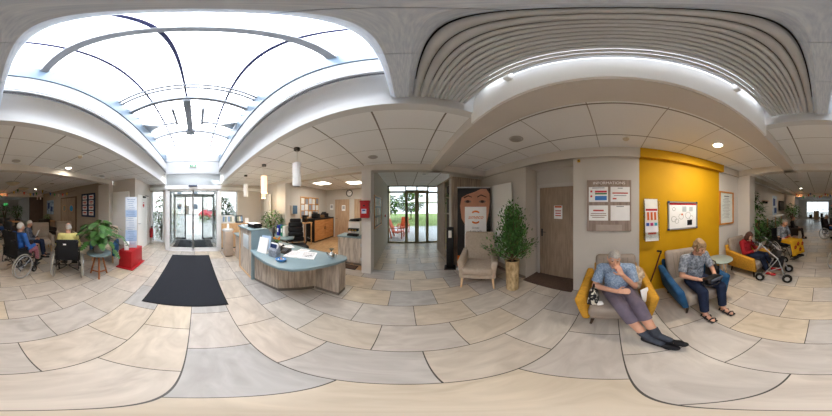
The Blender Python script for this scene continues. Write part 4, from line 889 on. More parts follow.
part('frame', MB().box((0,-.015,.385),(.53,.03,.035)).box((0,-.015,-.385),(.53,.03,.035)).box((-.2475,-.015,0),(.035,.03,.74)).box((.2475,-.015,0),(.035,.03,.74)), mat('frame_orange','c8873f',.5,var=.12), pf); part('sheet', MB().box((0,-.006,0),(.47,.01,.74)), mat('pale_sheet','dfe6e4',.7), pf)
pr = MB()
for i in range(14): pr.box((-.02*(i%2),-.0125,.24-.037*i),(.18+.05*(i%3),.002,.009))
part('print', pr, gp, pf); part('title', MB().box((0,-.0125,.29),(.2,.002,.018)), ink_m, pf)
# ceiling fittings
def spot(label,x,y,z,lit,r=.085,e=20):
    t = thing('downlight',label,'ceiling light',(x,y,z),0,'round recessed downlights')
    part('trim', MB().lathe([(r*.8,-.004),(r,-.012),(r*1.15,-.003),(r*1.15,0)],caps=False), white_m if lit else mat('spot_grey','b7b4b0',.5), t)
    part('diffuser', MB().lathe([(r*.8,-.004),(.0001,-.005 if lit else -.002)]), mat('spot_lit','fff2dc',.4,var=.01,emit=12) if lit else mat('spot_off','a39f9b',.5), t)
    if lit:
        la = bpy.data.lights.new('spot_light','AREA'); la.shape='DISK'; la.size=.14; la.energy=e; la.color=(1,.9,.75); link(bpy.data.objects.new('spot_light',la), t).location=(0,0,-.02)
spot('unlit grey downlight above the potted tree',1.34,1.19,ZC,0); spot('lit downlight in the ceiling before the yellow wall',1.40,-1.43,ZC,1,e=17)
spot('unlit downlight in the ceiling near the red wall box',-.6,2.47,ZC,0); spot('unlit downlight over the nearer wheelchairs',-.58,-2.72,ZC,0)
spot('lit downlight over the monstera side of the wheelchairs',-1.88,-2.72,ZC,1,e=2.5); spot('unlit downlight before the tall radiator by the printed panel',-3.16,-2.73,ZC,0)
spot('lit downlight deep in the lounge above the armchairs',-2.46,-6.6,ZC-.02,1,e=5); spot('unlit downlight in the lounge ceiling just past the beam',-2.49,-4.78,ZC-.02,0); spot('lit downlight over the corridor past the planter',.99,-6.7,ZC-.02,1,e=8); spot('unlit vent-like downlight in the near corridor ceiling',.88,-4.9,ZC-.02,0)
for x_,y_,lb in ((1.75,-.18,'white smoke detector on the ceiling before the information board'),(-1.59,-1.92,'white smoke detector on the ceiling beyond the door mat')):
    t = thing('smoke_detector',lb,'smoke detector',(x_,y_,ZC)); part('base', MB().lathe([(.055,-.015),(.06,0)]), white_m, t); part('head', MB().lathe([(.0001,-.045),(.03,-.043),(.042,-.03),(.045,-.015)]), mat('detector_beige','d2c8b4',.5), t)
# ---------------------------------------------------------------- tub chairs
def tub_chair(label, fab, loc, rz, group=None):
    t = thing('tub_armchair', label, 'armchair', loc, rz, group)
    gl_ = gfab_m
    for s in (-1,1):
        def h(y,zb,zt,wo=0): return [(s*.265,y,zb),(s*.345,y,zb),(s*(.335+wo),y,zt),(s*(.435+wo),y,zt)]
        a = h(-.40,.17,.52); b = h(.36,.17,.62)
        p = [a[0],a[1],b[1],b[0],a[2],a[3],b[3],b[2]]
        if s < 0: p = [p[1],p[0],p[3],p[2],p[5],p[4],p[7],p[6]]
        part('arm', MB().hexa(p,.032,3), fab, t)
        for y in (-.30,.28): part('leg', MB().cone((s*.24,y,.17),(s*.27,y*1.08,0),.024,.014,10,(0,0)), mat('dark_wood','3b2a20',.5), t)
    part('back_shell', MB().hexa([(-.32,.30,.17),(.32,.30,.17),(.32,.38,.17),(-.32,.38,.17),(-.34,.42,.68),(.34,.42,.68),(.33,.47,.68),(-.33,.47,.68)],.025,3), fab, t)
    bk_ = MB(); nch = 1
    for k in range(nch):
        x0 = -.29+.58*k/nch; x1 = -.29+.58*(k+1)/nch; f = 1.06; hh = .86
        bk_.hexa([(x0,.18,.30),(x1,.18,.30),(x1,.32,.30),(x0,.32,.30),(x0*f,.32,hh),(x1*f,.32,hh),(x1*f,.43,hh),(x0*f,.43,hh)],.06,4)
    pb = part('backrest', bk_, gl_, t)
    gv = MB()
    for k in range(1,7): x_ = -.24+.48*k/7; gv.tube([(x_*.98,.196,.40),(x_*1.04,.312,.82)],.0035,5)
    part('stitching', gv, mat('stitch_grey','7b7067',.8), pb)
    part('seat', MB().box((0,-.075,.305),(.58,.66,.15),None,.045,3), gl_, t)
    part('base', MB().box((0,-.06,.195),(.56,.62,.07),None,.02), gl_, t)
    return t
E_ = R(-90)
tub_chair('mustard tub armchair under the information board, man sprawled in it', yfab_m, (1.655,-.05,0), E_)
tub_chair('dark blue tub armchair against the yellow wall, holding the grey-topped woman', bfab_m, (1.65,-1.13,0), R(-93))
tub_chair('mustard tub armchair by the pale wall, woman in red reading in it', yfab_m, (1.65,-2.72,0), R(-92))
st = thing('side_table','round pale-topped side table between the blue and the far mustard armchairs','table',(1.86,-1.98,0))
part('top', MB().lathe([(.24,.48),(.255,.49),(.255,.505),(.245,.51)],(0,0,0),36), mat('pale_green_top','a3b1ad',.35,var=.03), st)
for k in range(3):
    a=k*2*PI/3+.5; part('leg', MB().cone((.10*math.cos(a),.10*math.sin(a),.49),(.20*math.cos(a),.20*math.sin(a),0),.018,.013,10,(0,0)), beech_m, st)
cn = thing('walking_stick','dark red walking stick leaning between the mustard armchair and the blue one','walking stick',(2.05,-.53,0)); part('shaft', MB().tube([(0,0,0.015),(-.06,-.225,.85)],.013), mat('stick_red','5a1d1c',.4), cn); part('handle', MB().tube([(-.06,-.225,.84),(-.06,-.24,.875),(-.06,-.17,.89)],.017), black_m, cn); part('rubber_tip', MB().cone((0,0,.0),(0,-.006,.03),.016,.014,10,(0,0)), rubber_m, cn)

# ---------------------------------------------------------------- people
def L(s,f,u): return V((s,-f,u))        # s: viewer's right when facing the person, f: forward, u: up
def rotm(pitch=0,yaw=0,roll=0): return (Euler((0,0,R(yaw))).to_matrix() @ Euler((R(pitch),0,0)).to_matrix() @ Euler((0,R(roll),0)).to_matrix())
def head_mesh(mb, c, Rm, k=1.0):
    def P(x,y,z): return c + Rm @ (V((x,y,z))*k)
    mb.ell(c, (.074*k,.094*k,.108*k), Rm, 20, 14)
    mb.ell(P(0,-.012,-.052), (.060*k,.072*k,.062*k), Rm)          # jaw
    mb.ell(P(0,-.066,-.098), (.026*k,.022*k,.018*k), Rm)         # chin
    mb.cone(P(0,-.088,.016), P(0,-.108,-.022), .009*k,.015*k, 8)  # nose
    for s in (-1,1):
        mb.ell(P(s*.014,-.096,-.026), (.010*k,.010*k,.008*k), Rm, 8, 6)
        mb.ell(P(s*.077,.008,-.004), (.010*k,.020*k,.032*k), Rm, 10, 8)   # ears
        mb.ell(P(s*.040,-.068,-.03), (.024*k,.022*k,.024*k), Rm, 10, 8)  # cheeks
        mb.ell(P(s*.031,-.082,.012), (.014*k,.010*k,.009*k), Rm, 8, 6)   # eyelids
        mb.ell(P(s*.030,-.087,.034), (.022*k,.010*k,.007*k), Rm, 8, 6)   # brow ridge
    mb.ell(P(0,-.086,-.055), (.024*k,.012*k,.006*k), Rm, 10, 6); mb.ell(P(0,-.084,-.066), (.020*k,.012*k,.007*k), Rm, 10, 6)
def hair_mesh(mb, c, Rm, k, kind):
    n, m_ = 28, 18; vs = []; fs = []
    for i in range(m_+1):
        th = PI*i/m_
        for j in range(n):
            ph = 2*PI*j/n; x,y,z = math.sin(th)*math.cos(ph), math.sin(th)*math.sin(ph), math.cos(th)
            front = -y
            line = .40 if front > .45 else (.02 if front > -.05 else -.42)
            if kind == 'bob': line = .35 if front > .55 else -.75
            if kind == 'bald': line = .95 if front > -.1 else -.35
            if kind == 'bald' and z > .72: line = 2
            g = 1.12 if z > line else .86
            if kind in ('bob','curly') and z > line: g = 1.20
            g += .012*math.sin(9*ph+3*z*4) if z > line else 0
            vs.append(c + Rm @ (V((x*.074*g, y*.094*g+.004, z*.108*g))*k))
    for i in range(m_):
        for j in range(n): fs.append((i*n+j,(i+1)*n+j,(i+1)*n+(j+1)%n,i*n+(j+1)%n))
    mb.add(vs, fs)
def hand_mesh(mb, w, d, nrm, side, curl=35, k=1.0):
    """w wrist, d direction of the hand, nrm the way the palm faces, side +1/-1 thumb side"""
    d = V(d).normalized(); nrm = V(nrm); nrm = (nrm-d*nrm.dot(d)).normalized(); s = d.cross(nrm)*side
    for q in (-1,0,1): mb.cone(w+s*(.012*q), w+d*.078*k+s*(.025*q), .016*k,.014*k,8)
    for i,(o,l) in enumerate(((.033,.072),(.011,.08),(-.011,.075),(-.031,.058))):
        p = w+d*.076*k+s*o*k; dd = d
        for q in range(3):
            a = R(curl*(.6+.4*q)); dd2 = (M.Rotation(a, 3, d.cross(nrm)) @ (dd if q else d)).normalized() if q else (d*math.cos(a*.7)+nrm*math.sin(a*.7)).normalized()
            if q: dd2 = (dd*math.cos(a)+(nrm-dd*nrm.dot(dd)).normalized()*math.sin(a)).normalized()
            p2 = p+dd2*l*(.44,.32,.24)[q]*k; mb.cone(p,p2,(.0098,.009,.008)[q]*k,(.009,.008,.0072)[q]*k,8); p, dd = p2, dd2
    t0 = w+d*.022*k+s*.026*k; t1 = t0+(d*.55+s*.75+nrm*.25).normalized()*.042*k; t2 = t1+(d*.9+s*.25+nrm*.35).normalized()*.034*k
    mb.limb([t0,t1,t2],[.014*k,.011*k,.0088*k],8)
def person(label, loc, rz, J, skin=skin_m, hair='short', hairm=None, top=None, topm=None, sleeve='short', legs=None, legm=None, leglen=1., shoes=None, shoem=None, socks=None, vox=.0075, female=False, group=None, shade=None):
    root = thing('person', label, 'person', loc, rz, group)
    k = J.get('k',1.0); hr = rotm(*J.get('head_rot',(0,0,0)))
    pel, bel, che, nek, hd = J['pelvis'], J['belly'], J['chest'], J['neck'], J['head']
    up = (che-pel).normalized(); lat = (J['sh'][1]-J['sh'][0]).normalized(); fwd = up.cross(lat); 
    B = M((lat, up.cross(lat), up)).transposed()    # columns: side, back, up
    b = MB()
    head_mesh(b, hd, hr, k)
    b.cone(nek, hd+hr@V((0,.012,-.05)), .056*k,.052*k)
    b.ell(che,(.135*k,.09*k,.17*k),B); b.ell(bel,(.13*k,.10*k,.15*k),B); b.ell(pel,(.14*k,.11*k,.12*k),B)
    b.cone(che,nek,.08*k,.06*k)
    for i in (0,1):
        sh, el, wr = J['sh'][i], J['el'][i], J['wr'][i]
        b.cone(che+(nek-che)*.55, sh, .06*k,.056*k)
        b.limb([sh,el,wr],[.050*k,.039*k,.027*k])
        hj = J['hand'][i]; hand_mesh(b, wr, hj[0], hj[1], hj[2], hj[3], k)
        hp, kn, an, to = J['hip'][i], J['kn'][i], J['an'][i], J['to'][i]
        b.limb([hp,kn],[.075*k,.056*k]); calf = kn+(an-kn)*.3
        b.limb([kn,calf,an],[.052*k,.056*k,.034*k])
        fd = (to-an); heel = an - V((fd.x,fd.y,0)).normalized()*.035*k; heel.z = an.z-.05*k
        b.cone(heel, to, .030*k,.020*k); b.cone(an, (an+to)/2+V((0,0,-.01)), .034*k,.026*k); b.ell(to-fd*.2,(.040*k,.040*k,.022*k),None,10,8)
    body = remesh(b,'body',skin,root,vox,3)
    me = body.data; me.materials.append(lip_m); me.materials.append(eye_m); me.materials.append(brow_m if hairm is None else hairm)
    hi = hr.inverted()
    for p in me.polygons:
        q = (hi @ (p.center-hd))/k
        if q.y < -.05 and abs(q.x) < .07:
            if abs(q.z+.060) < .008 and abs(q.x) < .024 and q.y < -.075: p.material_index = 1
            elif abs(abs(q.x)-.031) < .010 and abs(q.z-.012) < .0055: p.material_index = 2
            elif abs(abs(q.x)-.031) < .020 and abs(q.z-.036) < .0055 and q.y < -.07: p.material_index = 3
    if hair:
        h = MB(); hair_mesh(h, hd, hr, k, hair)
        if hair == 'curly':
            rh = random.Random(9)
            for q in range(46):
                a_ = rh.uniform(0,2*PI); e_ = rh.uniform(-.35,1.0); c_ = V((.082*math.cos(a_)*math.cos(e_),.10*math.sin(a_)*math.cos(e_)+.012,.112*math.sin(e_)+.012))
                if c_.y < -.045 and c_.z < .062: continue
                h.ell(hd+hr@(c_*k),(.022*k,.022*k,.020*k),None,8,6)
        if hair == 'bob':
            for s in (-1,1): h.ell(hd+hr@(V((s*.07,.03,-.05))*k),(.032*k,.07*k,.085*k),hr)
        remesh(h,'hair',hairm,root,vox,2)
    # top garment
    g = MB(); e = .016
    g.ell(che,((.152+(.0 if not female else .008))*k,(.108+(.02 if female else 0))*k,.18*k),B); g.ell(bel,(.152*k,.128*k,.16*k),B); g.ell(pel+up*.03,(.160*k,.128*k,.11*k),B)
    g.cone(che,nek-up*.012,.095*k,.068*k,14,(1,0))
    for i in (0,1):
        sh, el, wr = J['sh'][i], J['el'][i], J['wr'][i]
        g.cone(che+(nek-che)*.55, sh, .074*k,.070*k)
        if sleeve == 'short': g.cone(sh, sh+(el-sh)*.78, .068*k,.066*k,12,(1,0))
        else: g.limb([sh,el,el+(wr-el)*.93],[.066*k,.054*k,.040*k],12,(1,0))
    remesh(g,top or 'shirt',topm,root,vox,3)
    if legs:
        g = MB(); g.ell(pel-up*.02,(.165*k,.132*k,.125*k),B)
        for i in (0,1):
            hp, kn, an = J['hip'][i], J['kn'][i], J['an'][i]
            g.limb([pel+(hp-pel)*.6,hp,kn],[.09*k,.092*k,.072*k]); g.cone(kn, kn+(an-kn)*leglen, .072*k, (.062 if leglen<.9 else .056)*k,14,(1,0))
        remesh(g,legs,legm,root,vox,3)
    if socks:
        for i in (0,1):
            an, kn, to = J['an'][i], J['kn'][i], J['to'][i]
            s_ = MB(); s_.cone(an+(kn-an)*.24, an, .052*k,.042*k,12,(0,1)); s_.cone(an,(an+to)/2,.040*k,.034*k); remesh(s_,'sock',socks,root,.007,2)
    if shoes:
        for i in (0,1):
            an, to = J['an'][i], J['to'][i]; fd = V((to.x-an.x,to.y-an.y,0)).normalized(); zz = to.z
            s_ = MB()
            if shoes == 'sandal':
                sd = V((-fd.y,fd.x,0)); a_ = an-fd*.045; a_.z = max(.012,an.z-.075); t_ = to+fd*.025; t_.z = max(.012,to.z-.022)
                s_.hexa([a_-sd*.034,a_+sd*.034,t_+sd*.044,t_-sd*.044]+[q+V((0,0,.018)) for q in (a_-sd*.034,a_+sd*.034,t_+sd*.044,t_-sd*.044)],.008)
                for f_,w_,h_ in ((.12,.040,.058),(.45,.044,.060),(.78,.046,.045)):
                    c_ = a_+(t_-a_)*f_; s_.tube([c_-sd*w_+V((0,0,.012)),c_-sd*w_*.8+V((0,0,h_*.8)),c_+V((0,0,h_+.01)),c_+sd*w_*.8+V((0,0,h_*.8)),c_+sd*w_+V((0,0,.012))],.011,6)
                part('sandal', s_, shoem, root)
            else:
                hl = an-fd*.045*k; hl.z = max(.035*k,an.z-.055); t_ = to+fd*.015; t_.z = max(.03*k,to.z)
                s_.cone(hl,t_,.040*k,.034*k); s_.ell(t_-fd*.05,(.048*k,.048*k,.034*k)); s_.cone(hl+V((0,0,.02)),hl+fd*.07+V((0,0,.03)),.040*k,.036*k)
                remesh(s_,'shoe',shoem,root,.007,2)
    return root
grey_hair = mat('grey_hair','aaa6a2',.8,var=.2,scale=60); white_hair = mat('white_hair','cfcac4',.8,var=.12,scale=60); brown_hair = mat('auburn_hair','4a2a20',.7,var=.25,scale=50); blond_hair = mat('ash_blond_hair','9a7f60',.75,var=.2,scale=60)
navy_m = mat('navy_cloth','1c2740',.9,var=.15,scale=20); checked = mat('blue_check','7c96b8',.9,var=.22,scale=55,col2='a9bbd2'); trous = mat('mauve_grey_cloth','6c6270',.9,var=.12,scale=14)
print_m = mat('grey_print_cloth','7a828f',.9,var=.22,scale=30,col2='a3aab5',contrast=(.38,.62)); black_sh = mat('black_suede','15151a',.8,var=.3)
# man asleep in the mustard chair
J = dict(k=1.0, pelvis=L(0,.02,.47), belly=L(0,-.01,.60), chest=L(-.01,-.04,.71), neck=L(-.01,-.01,.87), head=L(-.03,.015,.955), head_rot=(12,6,8),
    sh=(L(-.185,-.02,.80),L(.175,-.01,.80)), el=(L(-.25,.10,.58),L(.21,.10,.57)), wr=(L(.0,.25,.60),L(.06,.16,.79)),
    hand=((L(.9,.1,.05),L(0,-.6,-.8),1,25),(L(-.45,-.25,.85),L(-.5,-.85,-.1),1,22)),
    hip=(L(-.09,.02,.46),L(.10,.02,.47)), kn=(L(.03,.38,.465),L(.19,.40,.49)), an=(L(.23,.66,.09),L(.29,.655,.14)), to=(L(.345,.83,.04),L(.41,.83,.085)))
person('white-haired man in blue checked shirt asleep in an armchair, hand over face, legs stretched out', (1.62,-.05,0), E_, J, hair='short', hairm=grey_hair, top='shirt', topm=checked, sleeve='short', legs='trousers', legm=trous, leglen=.47, shoes='shoe', shoem=black_sh, socks=mat('grey_sock','3d424d',.9,var=.15,scale=40))
# woman in the blue chair
J = dict(k=.96, pelvis=L(0,.02,.48), belly=L(0,.02,.62), chest=L(0,.03,.77), neck=L(0,.07,.93), head=L(.0,.15,1.04), head_rot=(26,10,0),
    sh=(L(-.175,.03,.86),L(.175,.03,.86)), el=(L(-.25,.10,.62),L(.24,.14,.62)), wr=(L(-.10,.31,.61),L(.12,.34,.61)),
    hand=((L(.6,.5,.0),L(.3,0,-1),1,30),(L(-.6,.5,.05),L(-.3,0,-1),-1,30)),
    hip=(L(-.09,.04,.47),L(.09,.04,.47)), kn=(L(-.14,.42,.47),L(.13,.44,.47)), an=(L(-.15,.47,.095),L(.10,.50,.095)), to=(L(-.15,.62,.035),L(.10,.65,.035)))
person('blond woman in grey printed top looking down at the black purse on her lap', (1.60,-1.13,0), R(-93), J, hair='curly', hairm=blond_hair, top='blouse', topm=print_m, sleeve='short', legs='trousers', legm=navy_m, leglen=.90, shoes='sandal', shoem=black_m, female=True)
bg = thing('purse','black purse held open on the lap of the blond woman','bag',(1.22,-1.14,.575),R(-93)); part('body', MB().box((0,0,.035),(.24,.13,.09),(R(-15),0,.1),.03,3), black_m, bg); part('flap', MB().box((.02,-.07,.05),(.2,.03,.07),(R(30),0,.1),.012), mat('grey_flap','4a505c',.5), bg); part('strap', MB().tube([(-.12,0,.05),(-.17,-.05,.02),(-.12,-.09,.0),(.0,-.11,.0),(.1,-.08,.04)],.008), black_m, bg)
hb = thing('handbag','black handbag tucked between blond woman and blue chair arm','bag',(1.55,-1.44,.385),R(-93)); part('body', MB().hexa([(-.05,-.17,0),(.05,-.17,0),(.05,.13,0),(-.05,.13,0),(-.04,-.15,.27),(.04,-.15,.27),(.04,.11,.27),(-.04,.11,.27)],.02,3), black_m, hb); part('handle', MB().tube([(0,-.12,.26),(0,-.09,.34),(0,.05,.34),(0,.08,.26)],.010), black_m, hb)
# things around the man
pb_ = thing('patterned_bag','black and cream patterned fabric bag beside the sleeping man','bag',(1.42,.205,.385),E_); part('body', MB().hexa([(-.06,-.10,0),(.06,-.10,0),(.06,.10,0),(-.06,.10,0),(-.04,-.07,.20),(.04,-.07,.20),(.04,.07,.20),(-.04,.07,.20)],.025,3), mat('bag_pattern','191a20',.8,var=.1,scale=24,col2='d8d4c6',contrast=(.5,.56)), pb_); part('handle', MB().tube([(0,-.05,.19),(0,-.04,.26),(0,.04,.26),(0,.05,.19)],.009), black_m, pb_)
ts = tag(obj('tissue', MB().box((0,0,.02),(.08,.07,.035),(0,.2,.3),.014,2), paper_m, loc=(1.36,.13,.385)),'crumpled white tissue beside the sleeping man\'s thigh','tissue')
cu = thing('cushion','beige floral cushion wedged behind the sleeping man\'s elbow','cushion',(1.72,-.315,.39),R(-75)); part('piping', MB().tube([(.128*math.sin(2*PI*i/24),-.0+.05*(.19*0+.183*math.cos(2*PI*i/24))/.2,.19+.18*math.cos(2*PI*i/24)) for i in range(24)],.006,6,True), mat('piping_beige','b09a80',.9), cu); part('cover', MB().ell((0,0,.19),(.13,.055,.185),(R(-14),0,0),20,12), mat('floral','c2a88c',.9,var=.2,scale=22,col2='d9c7ae',contrast=(.45,.6)), cu)
lf_ = thing('leaflet','blue and white leaflet standing by the mustard chair arm','leaflet',(1.40,-.355,.385),R(-60)); part('sheet', MB().box((0,0,.10),(.11,.008,.2),(R(-12),0,0)), paper_m, lf_); part('cover_print', MB().box((0,-.007,.06),(.09,.003,.09),(R(-12),0,0)), mat('pic_3f62b8','3f62b8',.6), lf_)
# woman in red
J = dict(k=.93, pelvis=L(0,.0,.46), belly=L(0,-.04,.57), chest=L(0,-.07,.68), neck=L(0,-.03,.82), head=L(0,.04,.915), head_rot=(24,0,0),
    sh=(L(-.165,-.06,.77),L(.165,-.06,.77)), el=(L(-.24,.06,.55),L(.23,.08,.56)), wr=(L(-.09,.24,.60),L(.10,.26,.62)),
    hand=((L(.4,.7,.2),L(.5,-.2,.8),1,25),(L(-.4,.7,.2),L(-.5,-.2,.8),-1,25)),
    hip=(L(-.09,.02,.46),L(.09,.02,.46)), kn=(L(-.08,.42,.48),L(.12,.43,.47)), an=(L(-.02,.54,.10),L(.22,.58,.12)), to=(L(-.02,.68,.04),L(.25,.72,.07)))
person('brown-haired woman in red cardigan and jeans reading a magazine, wearing red shoes', (1.66,-2.72,0), R(-92), J, hair='bob', hairm=brown_hair, top='cardigan', topm=mat('red_knit','8f1620',.9,var=.15,scale=40), sleeve='long', legs='trousers', legm=navy_m, leglen=.95, shoes='shoe', shoem=mat('red_shoe','b01422',.5), female=True, vox=.009)
mg = thing('magazine','open magazine held by the woman in red','magazine',(1.36,-2.72,.62),R(-92))
part('page', MB().hexa([(-.17,-.02,0),(0,.02,.0),(0,.025,.0),(-.17,-.015,0),(-.17,-.12,.2),(0,-.09,.2),(0,-.085,.2),(-.17,-.115,.2)]), paper_m, mg); part('page', MB().hexa([(0,.02,0),(.17,-.02,.0),(.17,-.015,.0),(0,.025,0),(0,-.09,.2),(.17,-.12,.2),(.17,-.115,.2),(0,-.085,.2)]), mat('magazine_print','cfc6ba',.6,var=.3,scale=30), mg)
# rollator
ro = thing('rollator','silver four-wheeled rollator parked before the woman in red','rollator',(.97,-2.66,0),R(-80))
for s in (-1,1):
    fm_ = part('frame', MB().tube([(s*.26,.20,.12),(s*.25,-.12,.56),(s*.24,-.26,.14)],.014).tube([(s*.25,-.12,.56),(s*.25,.22,.86),(s*.25,.30,.90)],.014).tube([(s*.255,.12,.24),(s*.245,-.18,.36)],.010), mat('silver_frame','b9bcc0',.3,.6,var=.05), ro)
    part('grip', MB().tube([(s*.25,.26,.885),(s*.25,.40,.90)],.018,10), black_m, ro); part('brake_lever', MB().tube([(s*.25,.26,.86),(s*.25,.33,.83),(s*.25,.40,.84)],.007), dark_m, ro)
    for y,r_ in ((.24,.095),(-.30,.10)):
        wv = part('wheel', MB().tube([(s*.26-.018,y,r_),(s*.26+.018,y,r_)],r_,24), rubber_m, ro); part('hub', MB().tube([(s*.26-.022,y,r_),(s*.26+.022,y,r_)],r_*.5,16), alu_m, wv)
        part('fork', MB().tube([(s*.255,y+(.02 if y>0 else -.02),r_),(s*.25,y*.75,.24)],.012), dark_m, ro)
part('seat', MB().box((0,-.04,.58),(.44,.24,.035),None,.012), black_m, ro); part('cross_brace', MB().tube([(-.25,.06,.38),(.25,.06,.38)],.010).tube([(-.24,-.15,.44),(.24,-.15,.44)],.010), alu_m, ro); part('basket', MB().box((0,-.10,.40),(.36,.2,.16),None,.02), mat('basket_black','222226',.8), ro); part('back_strap', MB().tube([(-.25,.22,.84),(-.2,.05,.82),(.2,.05,.82),(.25,.22,.84)],.016), black_m, ro)
# ---------------------------------------------------------------- wheelchairs
def wheelchair(label, loc, rz, high=False, tilt=8, back=.14):
    t = thing('wheelchair', label, 'wheelchair', loc, rz)
    ty = mat('grey_tyre','a5a298',.7,var=.08); steel = mat('silver_frame','b9bcc0',.3,.6,var=.05); up_ = mat('black_nylon','16171b',.85,var=.2)
    r_ = .30
    for s in (-1,1):
        w = part('wheel', MB().ring((s*.29,0,r_),r_-.014,.014,'X',40,8), ty, t)
        part('handrim', MB().ring((s*.325,0,r_),r_-.045,.008,'X',36,6), steel, w)
        sp_ = MB()
        for k in range(12): a=k*PI/6; sp_.tube([(s*.29+s*.012,.03*math.cos(a+.3),r_+.03*math.sin(a+.3)),(s*.29,(r_-.02)*math.cos(a),r_+(r_-.02)*math.sin(a))],.0028,4)
        part('spokes', sp_, steel, w); part('hub', MB().tube([(s*.26,0,r_),(s*.315,0,r_)],.028,12), dark_m, w)
        c_ = part('castor', MB().tube([(s*.24-.016,-.42,.085),(s*.24+.016,-.42,.085)],.085,22), rubber_m, t); part('castor_hub', MB().tube([(s*.24-.019,-.42,.085),(s*.24+.019,-.42,.085)],.045,14), alu_m, c_); part('castor_fork', MB().tube([(s*.24+s*.028,-.42,.085),(s*.24+s*.028,-.40,.20),(s*.24,-.39,.22),(s*.24,-.39,.28)],.010), dark_m, c_)
        part('side_frame', MB().tube([(s*.235,.12,.30),(s*.235,-.36,.30),(s*.235,-.46,.46),(s*.235,.12,.47),(s*.235,.14,.30)],.012).tube([(s*.235,0,r_),(s*.235,0,.47)],.012), dark_m, t)
        part('armrest', MB().tube([(s*.25,.10,.47),(s*.25,.10,.70)],.010).tube([(s*.25,-.22,.47),(s*.25,-.22,.69)],.010).box((s*.25,-.07,.71),(.055,.38,.035),None,.012), black_m, t)
        part('side_panel', MB().box((s*.245,-.06,.58),(.008,.32,.2),None,.003), up_, t)
        part('footrest', MB().tube([(s*.22,-.44,.45),(s*.2,-.58,.16)],.011).box((s*.13,-.62,.13),(.16,.18,.015),(R(-12),0,0),.004), dark_m, t)
        top_ = 1.0 if not high else 1.12
        yb = lambda z_: back+math.tan(R(tilt))*(z_-.47)
        part('push_handle', MB().tube([(s*.21,yb(.47),.47),(s*.21,yb(.90),.90),(s*.21,yb(.93)+.03,.93)],.012).tube([(s*.21,yb(.93)+.03,.93),(s*.21,yb(.93)+.15,.93)],.018), black_m, t)
    hb_ = .95 if not high else 1.10
    part('backrest', MB().hexa([(-.22,back-.04,.48),(.22,back-.04,.48),(.22,back+.02,.48),(-.22,back+.02,.48),(-.22,yb(hb_)-.04,hb_),(.22,yb(hb_)-.04,hb_),(.22,yb(hb_)+.04,hb_),(-.22,yb(hb_)+.04,hb_)],.025,3), up_, t)
    if high: part('headrest', MB().box((0,yb(1.2),1.22),(.26,.09,.2),(R(-tilt),0,0),.035,3).tube([(0,yb(1.05)+.05,1.0),(0,yb(1.2)+.03,1.2)],.014), up_, t)
    part('seat', MB().box((0,-.14,.485),(.44,.48,.06),None,.02), up_, t)
    part('cross_brace', MB().tube([(-.23,0,.16),(.23,0,.44)],.012).tube([(.23,0,.16),(-.23,0,.44)],.012).tube([(-.26,0,r_),(.26,0,r_)],.012), dark_m, t)
    return t
def seatedJ(k=.95, lean=0, hands='lap', head=(12,0,0), hs=.52, ft=.16, bow=0, foot=.60):
    o = hs
    if hands == 'lap': el=(L(-.24,.06,o+.17),L(.24,.06,o+.17)); wr=(L(-.10,.26,o+.16),L(.10,.26,o+.16)); hd_=((L(.5,.7,-.1),L(0,0,-1),1,28),(L(-.5,.7,-.1),L(0,0,-1),-1,28))
    else: el=(L(-.25,.04,o+.17),L(.25,.04,o+.17)); wr=(L(-.25,.27,o+.21),L(.25,.27,o+.21)); hd_=((L(0,1,-.1),L(0,0,-1),1,30),(L(0,1,-.1),L(0,0,-1),-1,30))
    return dict(k=k, pelvis=L(0,.02,o+.08), belly=L(0,0-lean*.3,o+.21), chest=L(0,-lean*.6,o+.36), neck=L(0,.02-lean+bow*.5,o+.52), head=L(0,.06-lean+bow,o+.635), head_rot=head,
        sh=(L(-.17,-lean*.8,o+.46),L(.17,-lean*.8,o+.46)), el=el, wr=wr, hand=hd_, hip=(L(-.09,.05,o+.07),L(.09,.05,o+.07)), kn=(L(-.11,.44,o+.05),L(.11,.44,o+.05)), an=(L(-.12,foot-.09,ft+.09),L(.12,foot-.09,ft+.09)), to=(L(-.12,foot+.06,ft+.04),L(.12,foot+.06,ft+.04)))
rzA = face((-.86,-.50)); rzB = face((-.62,-.78))
wheelchair('high-backed black wheelchair with headrest, person in blue jacket sitting in it', (-.56,-2.90,0), rzA, True, 9, .04)
person('white-haired person in blue jacket and pink trousers seated in a high-backed wheelchair', (-.56-.19*.86,-2.90-.19*.5,0), rzA, seatedJ(.95,.03,'arm',(6,-12,0)), hair='short', hairm=white_hair, top='jacket', topm=mat('bright_blue_cloth','2f5fa8',.85,var=.12), sleeve='long', legs='trousers', legm=mat('pink_cloth','b3727f',.9,var=.25,scale=25), leglen=.93, shoes='shoe', shoem=black_m, vox=.0085)
wheelchair('low-backed black wheelchair seen from behind, person in yellow shirt sitting in it', (-1.60,-2.34,0), rzB, False, 6)
person('grey-haired balding person in yellow shirt seated in a low-backed wheelchair, back turned', (-1.60-.08*.62,-2.34-.08*.78,0), rzB, seatedJ(.97,.0,'arm',(10,0,0)), hair='bald', hairm=grey_hair, top='shirt', topm=mat('yellow_shirt','d8cf86',.9,var=.06,scale=12), sleeve='short', legs='trousers', legm=navy_m, leglen=.95, shoes='shoe', shoem=black_m, vox=.0085)
tagm = part('label_tag', MB().box((.05,.222,.86),(.06,.003,.03)), paper_m, [o for o in bpy.data.objects if o.get('label','').startswith('low-backed black')][0])
rzD = face((-.88,.46))
wheelchair('dark wheelchair by the planter, person under a yellow blanket in it', (1.22,-3.98,0), rzD, False, 8)
